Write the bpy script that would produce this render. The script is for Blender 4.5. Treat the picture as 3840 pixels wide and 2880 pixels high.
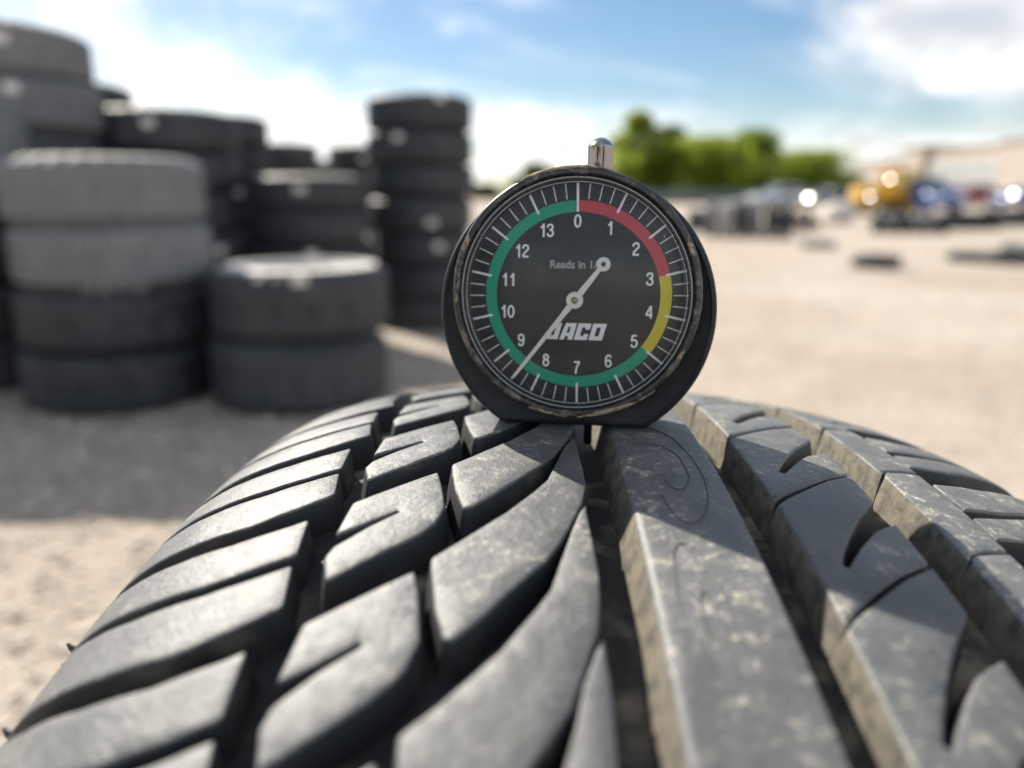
import bpy, bmesh, math, random
from mathutils import Vector, Matrix, geometry, noise as mnoise

for o in list(bpy.data.objects):
    bpy.data.objects.remove(o)
sc = bpy.context.scene
COL = sc.collection
RND = random.Random(7)
rad = math.radians

# ---------------------------------------------------------------- camera
CAM_H = 0.709
PITCH = rad(13.74)
FPX = 2884.0                        # focal length in pixels of the 3840 wide photograph
cd = bpy.data.cameras.new('camera')
cam = bpy.data.objects.new('camera', cd)
COL.objects.link(cam)
cam.location = (0, 0, CAM_H)
cam.rotation_euler = (math.pi / 2 - PITCH, 0, 0)
cd.sensor_width = 36
cd.lens = 36 * FPX / 3840
cd.clip_start = 0.005
cd.clip_end = 3000
cd.dof.use_dof = True
cd.dof.focus_distance = 0.150
cd.dof.aperture_fstop = cd.lens / 3.5
cd.dof.aperture_blades = 0
sc.camera = cam

# ---------------------------------------------------------------- colour management
sc.view_settings.view_transform = 'Standard'
sc.view_settings.look = 'None'
sc.view_settings.gamma = 1
sc.view_settings.use_curve_mapping = False
sc.view_settings.exposure = 1.15
sc.render.engine = 'CYCLES'
sc.cycles.use_denoising = True
sc.cycles.max_bounces = 8
sc.cycles.transparent_max_bounces = 12

# ---------------------------------------------------------------- sun
SUN = Vector((-0.79, 1.08, 1.05)).normalized()      # towards the sun
SUN_EL = math.asin(SUN.z)
SUN_ROT = math.atan2(SUN.x, SUN.y)
sd = bpy.data.lights.new('sun', 'SUN')
sun = bpy.data.objects.new('sun', sd)
COL.objects.link(sun)
sun.rotation_euler = SUN.to_track_quat('Z', 'Y').to_euler()
sun.location = (-6, 9, 9)
sd.energy = 4.5
sd.angle = rad(0.53)
sd.color = (1.0, 0.93, 0.82)


# ---------------------------------------------------------------- node helpers
class NT:
    def __init__(self, tree):
        self.t = tree
        self.n = tree.nodes
        self.l = tree.links

    def new(self, typ, **kw):
        nd = self.n.new(typ)
        for k, v in kw.items():
            setattr(nd, k, v)
        return nd

    def put(self, sock, val):
        if hasattr(val, 'is_linked') or isinstance(val, bpy.types.NodeSocket):
            self.l.new(val, sock)
        else:
            sock.default_value = val

    def math(self, op, a, b=None, c=None, clamp=False):
        nd = self.new('ShaderNodeMath', operation=op, use_clamp=clamp)
        self.put(nd.inputs[0], a)
        if b is not None:
            self.put(nd.inputs[1], b)
        if c is not None:
            self.put(nd.inputs[2], c)
        return nd.outputs[0]

    def mix(self, f, a, b):
        nd = self.new('ShaderNodeMix', data_type='RGBA')
        self.put(nd.inputs[0], f)
        self.put(nd.inputs[6], a if not isinstance(a, tuple) else (*a[:3], 1))
        self.put(nd.inputs[7], b if not isinstance(b, tuple) else (*b[:3], 1))
        return nd.outputs[2]

    def ramp(self, f, lo, hi, smooth=True):
        nd = self.new('ShaderNodeMapRange', interpolation_type='SMOOTHSTEP' if smooth else 'LINEAR')
        self.put(nd.inputs[0], f)
        nd.inputs[1].default_value = lo
        nd.inputs[2].default_value = hi
        return nd.outputs[0]

    def noise(self, vec, scale, detail=4, rough=0.55, dist=0.0):
        nd = self.new('ShaderNodeTexNoise')
        if vec is not None:
            self.l.new(vec, nd.inputs['Vector'])
        nd.inputs['Scale'].default_value = scale
        nd.inputs['Detail'].default_value = detail
        nd.inputs['Roughness'].default_value = rough
        nd.inputs['Distortion'].default_value = dist
        return nd.outputs[0]


# ---------------------------------------------------------------- sky
def px_dir(px, py):
    """azimuth and elevation a pixel of the 3840x2880 photograph looks along"""
    x = (px - 1920) / FPX
    y = (1440 - py) / FPX
    d = Vector((x, math.cos(PITCH) + y * math.sin(PITCH), -math.sin(PITCH) + y * math.cos(PITCH))).normalized()
    return math.atan2(d.x, d.y), math.asin(d.z)


W = bpy.data.worlds.new('World')
sc.world = W
W.use_nodes = True
wt = NT(W.node_tree)
wt.n.clear()
tc = wt.new('ShaderNodeTexCoord')
sep = wt.new('ShaderNodeSeparateXYZ')
wt.l.new(tc.outputs['Generated'], sep.inputs[0])
AZ = wt.math('ARCTAN2', sep.outputs[0], sep.outputs[1])
EL = wt.math('ARCSINE', sep.outputs[2])
sky = wt.new('ShaderNodeTexSky', sky_type='NISHITA')
sky.sun_disc = False
sky.sun_elevation = SUN_EL
sky.sun_rotation = SUN_ROT
sky.air_density = 1.0
sky.dust_density = 0.35
sky.ozone_density = 2.2
# clouds lie on a plane overhead
den = wt.math('ADD', wt.math('MAXIMUM', sep.outputs[2], 0.0), 0.16)
cx_ = wt.math('DIVIDE', sep.outputs[0], den)
cy_ = wt.math('DIVIDE', sep.outputs[1], den)
cv = wt.new('ShaderNodeCombineXYZ')
wt.l.new(cx_, cv.inputs[0]); wt.l.new(cy_, cv.inputs[1])
n1 = wt.noise(cv.outputs[0], 0.75, 6, 0.55, 0.3)
n2 = wt.noise(cv.outputs[0], 2.4, 5, 0.6, 0.2)


def blob(px, py, wx, wy, amp):
    a0, e0 = px_dir(px, py)
    sx = wx / FPX
    se = wy / FPX
    dx = wt.math('DIVIDE', wt.math('SUBTRACT', AZ, a0), sx)
    de = wt.math('DIVIDE', wt.math('SUBTRACT', EL, e0), se)
    r2 = wt.math('ADD', wt.math('MULTIPLY', dx, dx), wt.math('MULTIPLY', de, de))
    return wt.math('MULTIPLY', wt.math('EXPONENT', wt.math('MULTIPLY', r2, -1.0)), amp)


def total(parts):
    s = parts[0]
    for q in parts[1:]:
        s = wt.math('ADD', s, q)
    return s


# where the photograph shows cloud (+) and clear blue (-)
dens = total([
    blob(350, 380, 850, 430, 0.17),
    blob(1150, 560, 420, 180, 0.20),
    blob(1690, 105, 80, 48, 0.46),
    blob(1960, 0, 160, 50, 0.46),
    blob(3330, 130, 260, 190, 0.52),
    blob(3740, 60, 400, 160, 0.56),
    blob(3540, 258, 75, 60, 0.46),
    blob(3800, 260, 170, 90, 0.42),
    blob(1900, 420, 460, 90, 0.20),
    blob(2650, 450, 800, 80, 0.34),
    blob(3350, 540, 420, 60, 0.24),
    blob(1950, 600, 640, 90, 0.28),
    blob(3250, 630, 300, 50, 0.28),
    blob(2350, 130, 1000, 230, -0.56),
    blob(3200, 400, 760, 130, -0.40),
    blob(1500, 130, 420, 170, -0.28),
    blob(660, 20, 160, 50, -0.14),
])
ae = wt.new('ShaderNodeCombineXYZ')
wt.l.new(AZ, ae.inputs[0]); wt.l.new(wt.math('MULTIPLY', EL, 1.6), ae.inputs[1])
n3 = wt.noise(ae.outputs[0], 10.0, 7, 0.62, 0.5)
n4 = wt.noise(ae.outputs[0], 17.0, 5, 0.6, 0.3)
raw = total([wt.math('MULTIPLY', n1, 0.55), wt.math('MULTIPLY', n2, 0.25), wt.math('MULTIPLY_ADD', n3, 1.0, -0.17)])
d_all = wt.math('ADD', raw, dens)
cov = wt.math('POWER', wt.ramp(d_all, 0.38, 1.08, False), 1.9)
# thin streaks of high cloud
st = wt.new('ShaderNodeCombineXYZ')
wt.l.new(wt.math('MULTIPLY', AZ, 3.0), st.inputs[0])
wt.l.new(wt.math('MULTIPLY_ADD', EL, 17.0, wt.math('MULTIPLY', AZ, 2.2)), st.inputs[1])
n5 = wt.noise(st.outputs[0], 1.0, 5, 0.6, 0.6)
cov = wt.math('MAXIMUM', cov, wt.math('MULTIPLY', wt.ramp(n5, 0.47, 0.72), 0.38))
# thin veil towards the horizon
veil = wt.math('MULTIPLY', wt.ramp(EL, 0.16, -0.02), 0.22)
cov = wt.math('MAXIMUM', cov, veil)
# thick parts turn grey underneath
grey = total([blob(3640, 70, 330, 120, 1.0), blob(640, 40, 150, 50, 0.75), blob(3330, 90, 160, 50, 0.25)])
greyn = wt.math('MULTIPLY', grey, wt.math('ADD', wt.math('MULTIPLY', n2, 0.9), 0.35), clamp=True)
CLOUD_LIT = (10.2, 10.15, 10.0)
CLOUD_GREY = (5.6, 6.1, 6.9)
# clouds towards the sun scatter its light forward and are brighter
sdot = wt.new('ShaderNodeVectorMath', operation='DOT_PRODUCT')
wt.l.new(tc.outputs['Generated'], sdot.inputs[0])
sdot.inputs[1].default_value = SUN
# brighter towards the sun; opposite it an added gain fills camera-facing shade
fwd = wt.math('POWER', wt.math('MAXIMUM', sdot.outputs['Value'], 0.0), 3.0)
back_fill = wt.math('MAXIMUM', wt.math('MULTIPLY', sdot.outputs['Value'], -1.0), 0.0)
gain = wt.math('MULTIPLY', wt.math('MULTIPLY_ADD', n4, 1.5, 0.25), wt.math('ADD', wt.math('MULTIPLY_ADD', fwd, 0.8, 1.0), wt.math('MULTIPLY', back_fill, 3.6)))
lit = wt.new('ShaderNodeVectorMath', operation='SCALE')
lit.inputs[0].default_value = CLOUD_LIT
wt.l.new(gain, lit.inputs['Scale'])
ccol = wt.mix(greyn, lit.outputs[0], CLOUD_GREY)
hsv = wt.new('ShaderNodeHueSaturation')
hsv.inputs['Saturation'].default_value = 1.15
hsv.inputs['Value'].default_value = 1.0
wt.l.new(sky.outputs[0], hsv.inputs['Color'])
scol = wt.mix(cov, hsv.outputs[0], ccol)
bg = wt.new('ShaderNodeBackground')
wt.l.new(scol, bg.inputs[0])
bg.inputs[1].default_value = 0.05
wo = wt.new('ShaderNodeOutputWorld')
wt.l.new(bg.outputs[0], wo.inputs[0])


# ---------------------------------------------------------------- materials
def mat(name, col, rough=0.6, spec=0.5, metal=0.0, **kw):
    m = bpy.data.materials.new(name)
    m.use_nodes = True
    t = NT(m.node_tree)
    b = m.node_tree.nodes['Principled BSDF']
    b.inputs['Base Color'].default_value = (*col, 1)
    b.inputs['Roughness'].default_value = rough
    b.inputs['Specular IOR Level'].default_value = spec
    b.inputs['Metallic'].default_value = metal
    return m, t, b


def worn(name, col, col2, scale, lo, hi, rough=0.6, rough2=0.9, spec=0.5, metal=0.0, bump=0.0, bscale=None, detail=6, coords='Object', bdist=0.001):
    """colour with patches of a second colour (dust, dirt, rust) through noise"""
    m, t, b = mat(name, col, rough, spec, metal)
    tcn = t.new('ShaderNodeTexCoord')
    v = tcn.outputs[coords]
    nz = t.noise(v, scale, detail, 0.62, 0.4)
    f = t.ramp(nz, lo, hi)
    t.l.new(t.mix(f, col, col2), b.inputs['Base Color'])
    t.l.new(t.math('MULTIPLY_ADD', f, rough2 - rough, rough), b.inputs['Roughness'])
    if bump:
        bn = t.noise(v, bscale or scale * 6, 5, 0.6)
        bp = t.new('ShaderNodeBump')
        bp.inputs['Strength'].default_value = bump
        bp.inputs['Distance'].default_value = bdist
        t.l.new(bn, bp.inputs['Height'])
        t.l.new(bp.outputs[0], b.inputs['Normal'])
    return m


def rubber_tread(name, dusty):
    """grey worn tread rubber: fine mould grain, beige dust in specks and smears"""
    m, t, b = mat(name, (0.03, 0.03, 0.032), 0.5, 0.38)
    tcn = t.new('ShaderNodeTexCoord')
    v = tcn.outputs['Object']
    big = t.noise(v, 38, 4, 0.6, 0.5)
    mid = t.noise(v, 260, 6, 0.70, 0.8)
    fine = t.noise(v, 900, 3, 0.7)
    base = t.mix(t.ramp(big, 0.3, 0.7), (0.084, 0.087, 0.089), (0.140, 0.143, 0.143))
    grain = t.noise(v, 2300, 3, 0.75)
    smear = t.math('MULTIPLY', t.ramp(mid, 0.50, 0.66), t.ramp(big, 0.38, 0.60))
    speck = t.math('MULTIPLY', t.math('MULTIPLY', t.ramp(fine, 0.54, 0.64), t.ramp(mid, 0.46, 0.60)), t.math('MULTIPLY_ADD', t.ramp(big, 0.42, 0.60), 0.85, 0.15))
    dust = t.math('ADD', t.math('MULTIPLY', smear, 0.36 * dusty), t.math('MULTIPLY', speck, 0.75 * dusty), clamp=True)
    base = t.mix(t.math('MULTIPLY', t.ramp(grain, 0.50, 0.72), 0.45), base, (0.066, 0.068, 0.072))
    scuff = t.math('MULTIPLY', t.ramp(t.noise(v, 420, 4, 0.6, 1.5), 0.60, 0.68), 0.5)
    base = t.mix(scuff, base, (0.05, 0.052, 0.056))
    c = t.mix(dust, base, (0.50, 0.46, 0.37))
    t.l.new(c, b.inputs['Base Color'])
    t.l.new(t.math('ADD', t.math('MULTIPLY', mid, 0.16), t.math('MULTIPLY_ADD', dust, 0.25, 0.40)), b.inputs['Roughness'])
    h = t.math('ADD', t.math('MULTIPLY_ADD', grain, 0.25, t.math('MULTIPLY', fine, 0.5)), t.math('MULTIPLY', mid, 0.8))
    bp = t.new('ShaderNodeBump')
    bp.inputs['Strength'].default_value = 0.75
    bp.inputs['Distance'].default_value = 0.0004
    t.l.new(h, bp.inputs['Height'])
    t.l.new(bp.outputs[0], b.inputs['Normal'])
    return m


M = {}
M['tread'] = rubber_tread('tread_rubber', 0.55)
M['rib'] = rubber_tread('rib_rubber', 1.0)
M['wall'] = worn('block_wall_rubber', (0.026, 0.028, 0.030), (0.13, 0.115, 0.09), 60, 0.50, 0.80, 0.62, 0.9, 0.4, bump=0.3, bscale=800, bdist=0.0003)
M['dustwall'] = worn('dusty_wall_rubber', (0.062, 0.059, 0.053), (0.18, 0.16, 0.122), 330, 0.26, 0.70, 0.75, 0.95, 0.3, bump=0.4, bscale=800, bdist=0.0003)
M['groove'] = worn('groove_rubber', (0.030, 0.029, 0.028), (0.24, 0.205, 0.15), 75, 0.44, 0.72, 0.7, 0.95, 0.3, bump=0.4, bscale=700, bdist=0.0004)
M['line'] = mat('mould_line_rubber', (0.040, 0.040, 0.042), 0.5)[0]
M['black_paint'] = worn('black_painted_metal', (0.008, 0.009, 0.011), (0.028, 0.029, 0.030), 160, 0.5, 0.75, 0.5, 0.7, 0.35, bump=0.15, bscale=900, bdist=0.0002)
M['bezel'] = worn('chipped_bezel_paint', (0.022, 0.022, 0.024), (0.11, 0.103, 0.092), 330, 0.57, 0.66, 0.36, 0.8, 0.5, bump=0.3, bscale=500, bdist=0.0002)
M['dirt'] = worn('caked_dirt', (0.20, 0.15, 0.10), (0.42, 0.36, 0.28), 500, 0.4, 0.65, 0.95, 0.95, 0.1, bump=0.5, bscale=1200, bdist=0.0003)
M['chrome'] = worn('worn_chrome', (0.34, 0.35, 0.37), (0.26, 0.22, 0.17), 300, 0.55, 0.70, 0.09, 0.4, 0.5, 1.0)
M['pin'] = mat('dark_steel_pin', (0.06, 0.062, 0.065), 0.3, 0.5, 0.9)[0]
M['dial'] = worn('dial_black', (0.014, 0.0155, 0.017), (0.024, 0.023, 0.022), 90, 0.4, 0.7, 0.75, 0.9, 0.25)
M['print'] = mat('white_print', (0.88, 0.89, 0.92), 0.7, 0.3)[0]
M['faded'] = mat('faded_print', (0.42, 0.425, 0.44), 0.8, 0.2)[0]
M['red'] = mat('red_print', (0.55, 0.045, 0.07), 0.7, 0.3)[0]
M['yellow'] = mat('yellow_print', (0.68, 0.58, 0.04), 0.7, 0.3)[0]
M['green'] = mat('green_print', (0.002, 0.34, 0.21), 0.7, 0.3)[0]
M['pointer'] = worn('pointer_white', (0.82, 0.81, 0.80), (0.28, 0.24, 0.20), 420, 0.60, 0.70, 0.6, 0.8, 0.3)
M['brass'] = mat('hub_pin_brass', (0.33, 0.27, 0.17), 0.4, 0.5, 0.8)[0]

tb = NT(M['bezel'].node_tree)
geo = tb.new('ShaderNodeNewGeometry')
tcb = tb.new('ShaderNodeTexCoord')
pb = M['bezel'].node_tree.nodes['Principled BSDF']
wearn = tb.noise(tcb.outputs['Object'], 260, 5, 0.7)
edgef = tb.math('MULTIPLY', tb.ramp(geo.outputs['Pointiness'], 0.53, 0.58), tb.ramp(wearn, 0.50, 0.62))
oldc = pb.inputs['Base Color'].links[0].from_socket
tb.l.new(tb.mix(edgef, oldc, (0.36, 0.33, 0.28)), pb.inputs['Base Color'])

# lens: clear acrylic, reflects by angle, hazed with fine scratches
m = bpy.data.materials.new('scratched_acrylic')
m.use_nodes = True
t = NT(m.node_tree)
t.n.clear()
tcn = t.new('ShaderNodeTexCoord')
mp = t.new('ShaderNodeMapping')
mp.inputs['Rotation'].default_value = (0, 0, 0.7)
mp.inputs['Scale'].default_value = (1, 0.03, 1)
t.l.new(tcn.outputs['Object'], mp.inputs[0])
sc1 = t.noise(mp.outputs[0], 2600, 2, 0.5, 0.3)
mp2 = t.new('ShaderNodeMapping')
mp2.inputs['Rotation'].default_value = (0, 0, -0.75)
mp2.inputs['Scale'].default_value = (1, 0.02, 1)
t.l.new(tcn.outputs['Object'], mp2.inputs[0])
sc2 = t.noise(mp2.outputs[0], 3100, 2, 0.5, 0.2)
blot = t.noise(tcn.outputs['Object'], 130, 4, 0.6)
scr = t.math('MAXIMUM', t.ramp(sc1, 0.70, 0.80), t.ramp(sc2, 0.72, 0.80))
scr = t.math('MULTIPLY', scr, t.ramp(blot, 0.42, 0.66))
hazef = t.math('ADD', t.math('MULTIPLY', scr, 0.34), t.math('MULTIPLY_ADD', blot, 0.04, 0.006), clamp=True)
tr = t.new('ShaderNodeBsdfTransparent')
gl = t.new('ShaderNodeBsdfGlossy')
gl.inputs['Roughness'].default_value = 0.12
fr = t.new('ShaderNodeFresnel')
fr.inputs[0].default_value = 1.49
mx = t.new('ShaderNodeMixShader')
t.l.new(t.math('MULTIPLY', fr.outputs[0], 0.65), mx.inputs[0]); t.l.new(tr.outputs[0], mx.inputs[1]); t.l.new(gl.outputs[0], mx.inputs[2])
df = t.new('ShaderNodeBsdfDiffuse')
df.inputs[0].default_value = (0.75, 0.76, 0.78, 1)
mx2 = t.new('ShaderNodeMixShader')
t.l.new(hazef, mx2.inputs[0]); t.l.new(mx.outputs[0], mx2.inputs[1]); t.l.new(df.outputs[0], mx2.inputs[2])
ou = t.new('ShaderNodeOutputMaterial')
t.l.new(mx2.outputs[0], ou.inputs[0])
M['lens'] = m


# background rubber: every tire a little different
def stacked_rubber(name, c1, c2, rough):
    m, t, b = mat(name, c1, rough, 0.5)
    tcn = t.new('ShaderNodeTexCoord')
    oi = t.new('ShaderNodeObjectInfo')
    nz = t.noise(tcn.outputs['Object'], 5.0, 5, 0.6, 0.4)
    f = t.math('ADD', t.math('MULTIPLY', t.ramp(nz, 0.40, 0.64), 0.55), t.math('MULTIPLY', oi.outputs['Random'], 0.75), clamp=True)
    t.l.new(t.mix(f, c1, c2), b.inputs['Base Color'])
    return m


M['tire_tread'] = stacked_rubber('stacked_tread_rubber', (0.019, 0.022, 0.027), (0.046, 0.048, 0.053), 0.6)
M['tire_wall'] = stacked_rubber('stacked_sidewall_rubber', (0.045, 0.046, 0.048), (0.105, 0.103, 0.10), 0.50)
M['dusty_tread'] = stacked_rubber('dusty_tread_rubber', (0.28, 0.272, 0.262), (0.42, 0.41, 0.385), 0.85)
M['dusty_wall'] = stacked_rubber('dusty_sidewall_rubber', (0.26, 0.25, 0.235), (0.42, 0.40, 0.37), 0.7)
M['pale_wall'] = stacked_rubber('pale_sidewall_rubber', (0.50, 0.48, 0.45), (0.62, 0.60, 0.56), 0.7)  # pale sidewall for the top tire of two stacks
M['grey_tread'] = stacked_rubber('greyed_tread_rubber', (0.13, 0.135, 0.142), (0.18, 0.182, 0.188), 0.65)
M['paper'] = mat('label_paper', (0.62, 0.58, 0.55), 0.8, 0.2)[0]
M['chalk'] = mat('chalk', (0.36, 0.36, 0.37), 0.9, 0.1)[0]

# ground
m, t, b = mat('gravel_ground', (0.4, 0.34, 0.28), 0.95, 0.15)
tcn = t.new('ShaderNodeTexCoord')
v = tcn.outputs['Object']
g1 = t.noise(v, 0.55, 5, 0.6, 0.5)
g2 = t.noise(v, 6.0, 5, 0.65, 0.2)
g3 = t.noise(v, 55.0, 4, 0.7)
vo = t.new('ShaderNodeTexVoronoi')
vo.inputs['Scale'].default_value = 70
t.l.new(v, vo.inputs['Vector'])
c = t.mix(t.ramp(g1, 0.3, 0.7), (0.36, 0.30, 0.24), (0.48, 0.42, 0.36))
c = t.mix(t.math('MULTIPLY', t.ramp(g2, 0.42, 0.66), 0.5), c, (0.23, 0.195, 0.165))
c = t.mix(t.math('MULTIPLY', t.ramp(g3, 0.50, 0.70), 0.6), c, (0.58, 0.51, 0.42))
c = t.mix(t.math('MULTIPLY', vo.outputs['Color'], 0.16), c, (0.22, 0.19, 0.17))
t.l.new(c, b.inputs['Base Color'])
bp = t.new('ShaderNodeBump')
bp.inputs['Strength'].default_value = 0.7
bp.inputs['Distance'].default_value = 0.012
t.l.new(t.math('ADD', g3, t.math('MULTIPLY', vo.outputs['Distance'], -0.8)), bp.inputs['Height'])
t.l.new(bp.outputs[0], b.inputs['Normal'])
M['ground'] = m
M['stone'] = worn('pebble_stone', (0.72, 0.65, 0.56), (0.34, 0.29, 0.245), 14, 0.42, 0.58, 0.9, 0.95, 0.2)
M['leaf_light'] = mat('light_foliage', (0.25, 0.315, 0.04), 0.6, 0.3)[0]
M['leaf_mid'] = mat('mid_foliage', (0.16, 0.22, 0.034), 0.6, 0.3)[0]
M['leaf_dark'] = mat('dark_foliage', (0.06, 0.085, 0.05), 0.6, 0.3)[0]
for k in ('leaf_light', 'leaf_mid', 'leaf_dark'):
    bb = M[k].node_tree.nodes['Principled BSDF']
    tt = NT(M[k].node_tree)
    tl = tt.new('ShaderNodeBsdfTranslucent')
    cc = bb.inputs['Base Color'].default_value
    tl.inputs[0].default_value = (min(1, cc[0] * 1.5), min(1, cc[1] * 1.45), cc[2] * 0.8, 1)
    ms = tt.new('ShaderNodeMixShader')
    ms.inputs[0].default_value = 0.6
    tt.l.new(bb.outputs[0], ms.inputs[1]); tt.l.new(tl.outputs[0], ms.inputs[2])
    tt.l.new(ms.outputs[0], M[k].node_tree.nodes['Material Output'].inputs[0])
M['bark'] = worn('tree_bark', (0.09, 0.07, 0.05), (0.16, 0.13, 0.10), 8, 0.4, 0.6, 0.9)
M['stucco'] = worn('beige_stucco', (0.46, 0.395, 0.345), (0.40, 0.345, 0.30), 0.5, 0.35, 0.7, 0.9)
M['trim'] = mat('roof_trim', (0.33, 0.26, 0.21), 0.7)[0]
M['bay'] = mat('pale_bay_panel', (0.52, 0.50, 0.48), 0.7)[0]
M['pink'] = mat('faded_red_panel', (0.42, 0.17, 0.15), 0.8)[0]
M['yglass'] = mat('amber_cab_glass', (0.45, 0.36, 0.14), 0.15, 0.7)[0]  # amber-tinted side glass of the tractor cab
M['glass'] = mat('dark_window_glass', (0.05, 0.07, 0.08), 0.05, 0.8)[0]
M['fence'] = worn('grey_green_sheet', (0.10, 0.135, 0.125), (0.15, 0.17, 0.155), 1.5, 0.4, 0.6, 0.7)
M['car_silver'] = mat('silver_car_paint', (0.52, 0.55, 0.57), 0.16, 0.6, 0.4)[0]
M['car_blue'] = mat('blue_car_paint', (0.055, 0.10, 0.28), 0.3, 0.6)[0]
M['car_red'] = mat('red_car_paint', (0.33, 0.04, 0.035), 0.3, 0.6)[0]
M['car_white'] = mat('white_car_paint', (0.70, 0.70, 0.70), 0.3, 0.6)[0]
M['car_dark'] = mat('dark_car_paint', (0.03, 0.035, 0.045), 0.3, 0.6)[0]
M['machine'] = worn('yellow_machine_paint', (0.75, 0.42, 0.015), (0.55, 0.30, 0.02), 2, 0.45, 0.7, 0.35, 0.6)
M['steel'] = mat('grey_steel', (0.22, 0.22, 0.22), 0.4, 0.5, 0.6)[0]
M['rimmetal'] = mat('wheel_rim_metal', (0.5, 0.5, 0.5), 0.3, 0.5, 0.9)[0]
M['lamp'] = mat('lamp_glass', (0.75, 0.75, 0.72), 0.08, 0.8)[0]
M['sack'] = worn('pale_woven_sack', (0.66, 0.62, 0.57), (0.5, 0.46, 0.42), 4, 0.4, 0.65, 0.85)


# ---------------------------------------------------------------- object helpers
def link(o, parent=None):
    COL.objects.link(o)
    if parent is not None:
        o.parent = parent
    return o


def tag(o, label, cat, group=None, kind=None):
    o['label'] = label
    o['category'] = cat
    if group:
        o['group'] = group
    if kind:
        o['kind'] = kind
    return o


def empty(name, loc, label, cat, group=None, rz=0.0):
    o = bpy.data.objects.new(name, None)
    o.empty_display_size = 0.05
    o.location = loc
    o.rotation_euler = (0, 0, rz)
    link(o)
    return tag(o, label, cat, group)


def mesh(name, verts, faces, m, parent=None, sharp=40, smooth=True):
    me = bpy.data.meshes.new(name)
    me.from_pydata([tuple(q) for q in verts], [], faces)
    return finish(name, me, m, parent, sharp, smooth)


def finish(name, me, m, parent=None, sharp=40, smooth=True):
    for mm in (m if isinstance(m, (list, tuple)) else [m]):
        me.materials.append(mm)
    if smooth:
        me.shade_smooth()
        me.set_sharp_from_angle(angle=rad(sharp))
    o = bpy.data.objects.new(name, me)
    return link(o, parent)


def bm_obj(name, bm, m, parent=None, sharp=40, smooth=True):
    me = bpy.data.meshes.new(name)
    bmesh.ops.recalc_face_normals(bm, faces=bm.faces)
    bm.to_mesh(me)
    bm.free()
    return finish(name, me, m, parent, sharp, smooth)


def box(bm, c, s, bev=0.0, rot=None):
    r = bmesh.ops.create_cube(bm, size=1.0)
    vs = r['verts']
    mx = Matrix.Translation(c) @ (rot.to_4x4() if rot else Matrix()) @ Matrix.Diagonal((*s, 1))
    bmesh.ops.transform(bm, matrix=mx, verts=vs)
    if bev:
        es = list({e for v_ in vs for e in v_.link_edges})
        bmesh.ops.bevel(bm, geom=es, offset=bev, segments=2, affect='EDGES', profile=0.6)


def lathe(prof, segs, axis='Z', close=False, arc=None):
    """verts and faces of a profile [(r, z)] turned round Z"""
    vs, fs = [], []
    n = len(prof)
    for i in range(segs):
        a = 2 * math.pi * i / segs
        ca, sa = math.cos(a), math.sin(a)
        for r, z in prof:
            vs.append((r * ca, r * sa, z))
    for i in range(segs):
        j = (i + 1) % segs
        for k in range(n - 1 if not close else n):
            k2 = (k + 1) % n
            fs.append((i * n + k, j * n + k, j * n + k2, i * n + k2))
    return vs, fs


def tube(bm, pts, radii, sides=8, cap=True):
    rings = []
    for i, q in enumerate(pts):
        q = Vector(q)
        d = (Vector(pts[min(i + 1, len(pts) - 1)]) - Vector(pts[max(i - 1, 0)])).normalized()
        a = d.orthogonal().normalized()
        b_ = d.cross(a)
        r = radii[i] if isinstance(radii, (list, tuple)) else radii
        rings.append([bm.verts.new(q + (a * math.cos(2 * math.pi * k / sides) + b_ * math.sin(2 * math.pi * k / sides)) * r) for k in range(sides)])
    for r0, r1 in zip(rings, rings[1:]):
        for k in range(sides):
            bm.faces.new((r0[k], r0[(k + 1) % sides], r1[(k + 1) % sides], r1[k]))
    if cap:
        bm.faces.new(rings[0][::-1]); bm.faces.new(rings[-1])


def at(px, py_base):
    """ground point seen at a pixel of the photograph"""
    x = (px - 1920) / FPX
    y = (1440 - py_base) / FPX
    d = Vector((x, math.cos(PITCH) + y * math.sin(PITCH), -math.sin(PITCH) + y * math.cos(PITCH)))
    k = -CAM_H / d.z
    return Vector((d.x * k, d.y * k, 0))


def at_depth(px, py, Y):
    """point at world distance Y seen at a pixel"""
    x = (px - 1920) / FPX
    y = (1440 - py) / FPX
    d = Vector((x, math.cos(PITCH) + y * math.sin(PITCH), -math.sin(PITCH) + y * math.cos(PITCH)))
    return Vector((0, 0, CAM_H)) + d * (Y / d.y)


# ---------------------------------------------------------------- ground
gv, gf = [], []
GX = [-900, -300, -100, -40, -20, -10, -6, -4, -3, -2, -1, 0, 1, 2, 3, 4, 6, 10, 20, 40, 100, 300, 900]
GY = [-400, -100, -30, -10, -5, -3, -2, -1, 0, 1, 2, 3, 4, 5, 7, 10, 15, 20, 30, 45, 70, 110, 200, 500, 1500]
for yy in GY:
    for xx in GX:
        gv.append((xx, yy, 0))
nx = len(GX)
for j in range(len(GY) - 1):
    for i in range(nx - 1):
        gf.append((j * nx + i, j * nx + i + 1, (j + 1) * nx + i + 1, (j + 1) * nx + i))
g = mesh('ground', gv, gf, M['ground'], smooth=False)
g['kind'] = 'structure'

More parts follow.
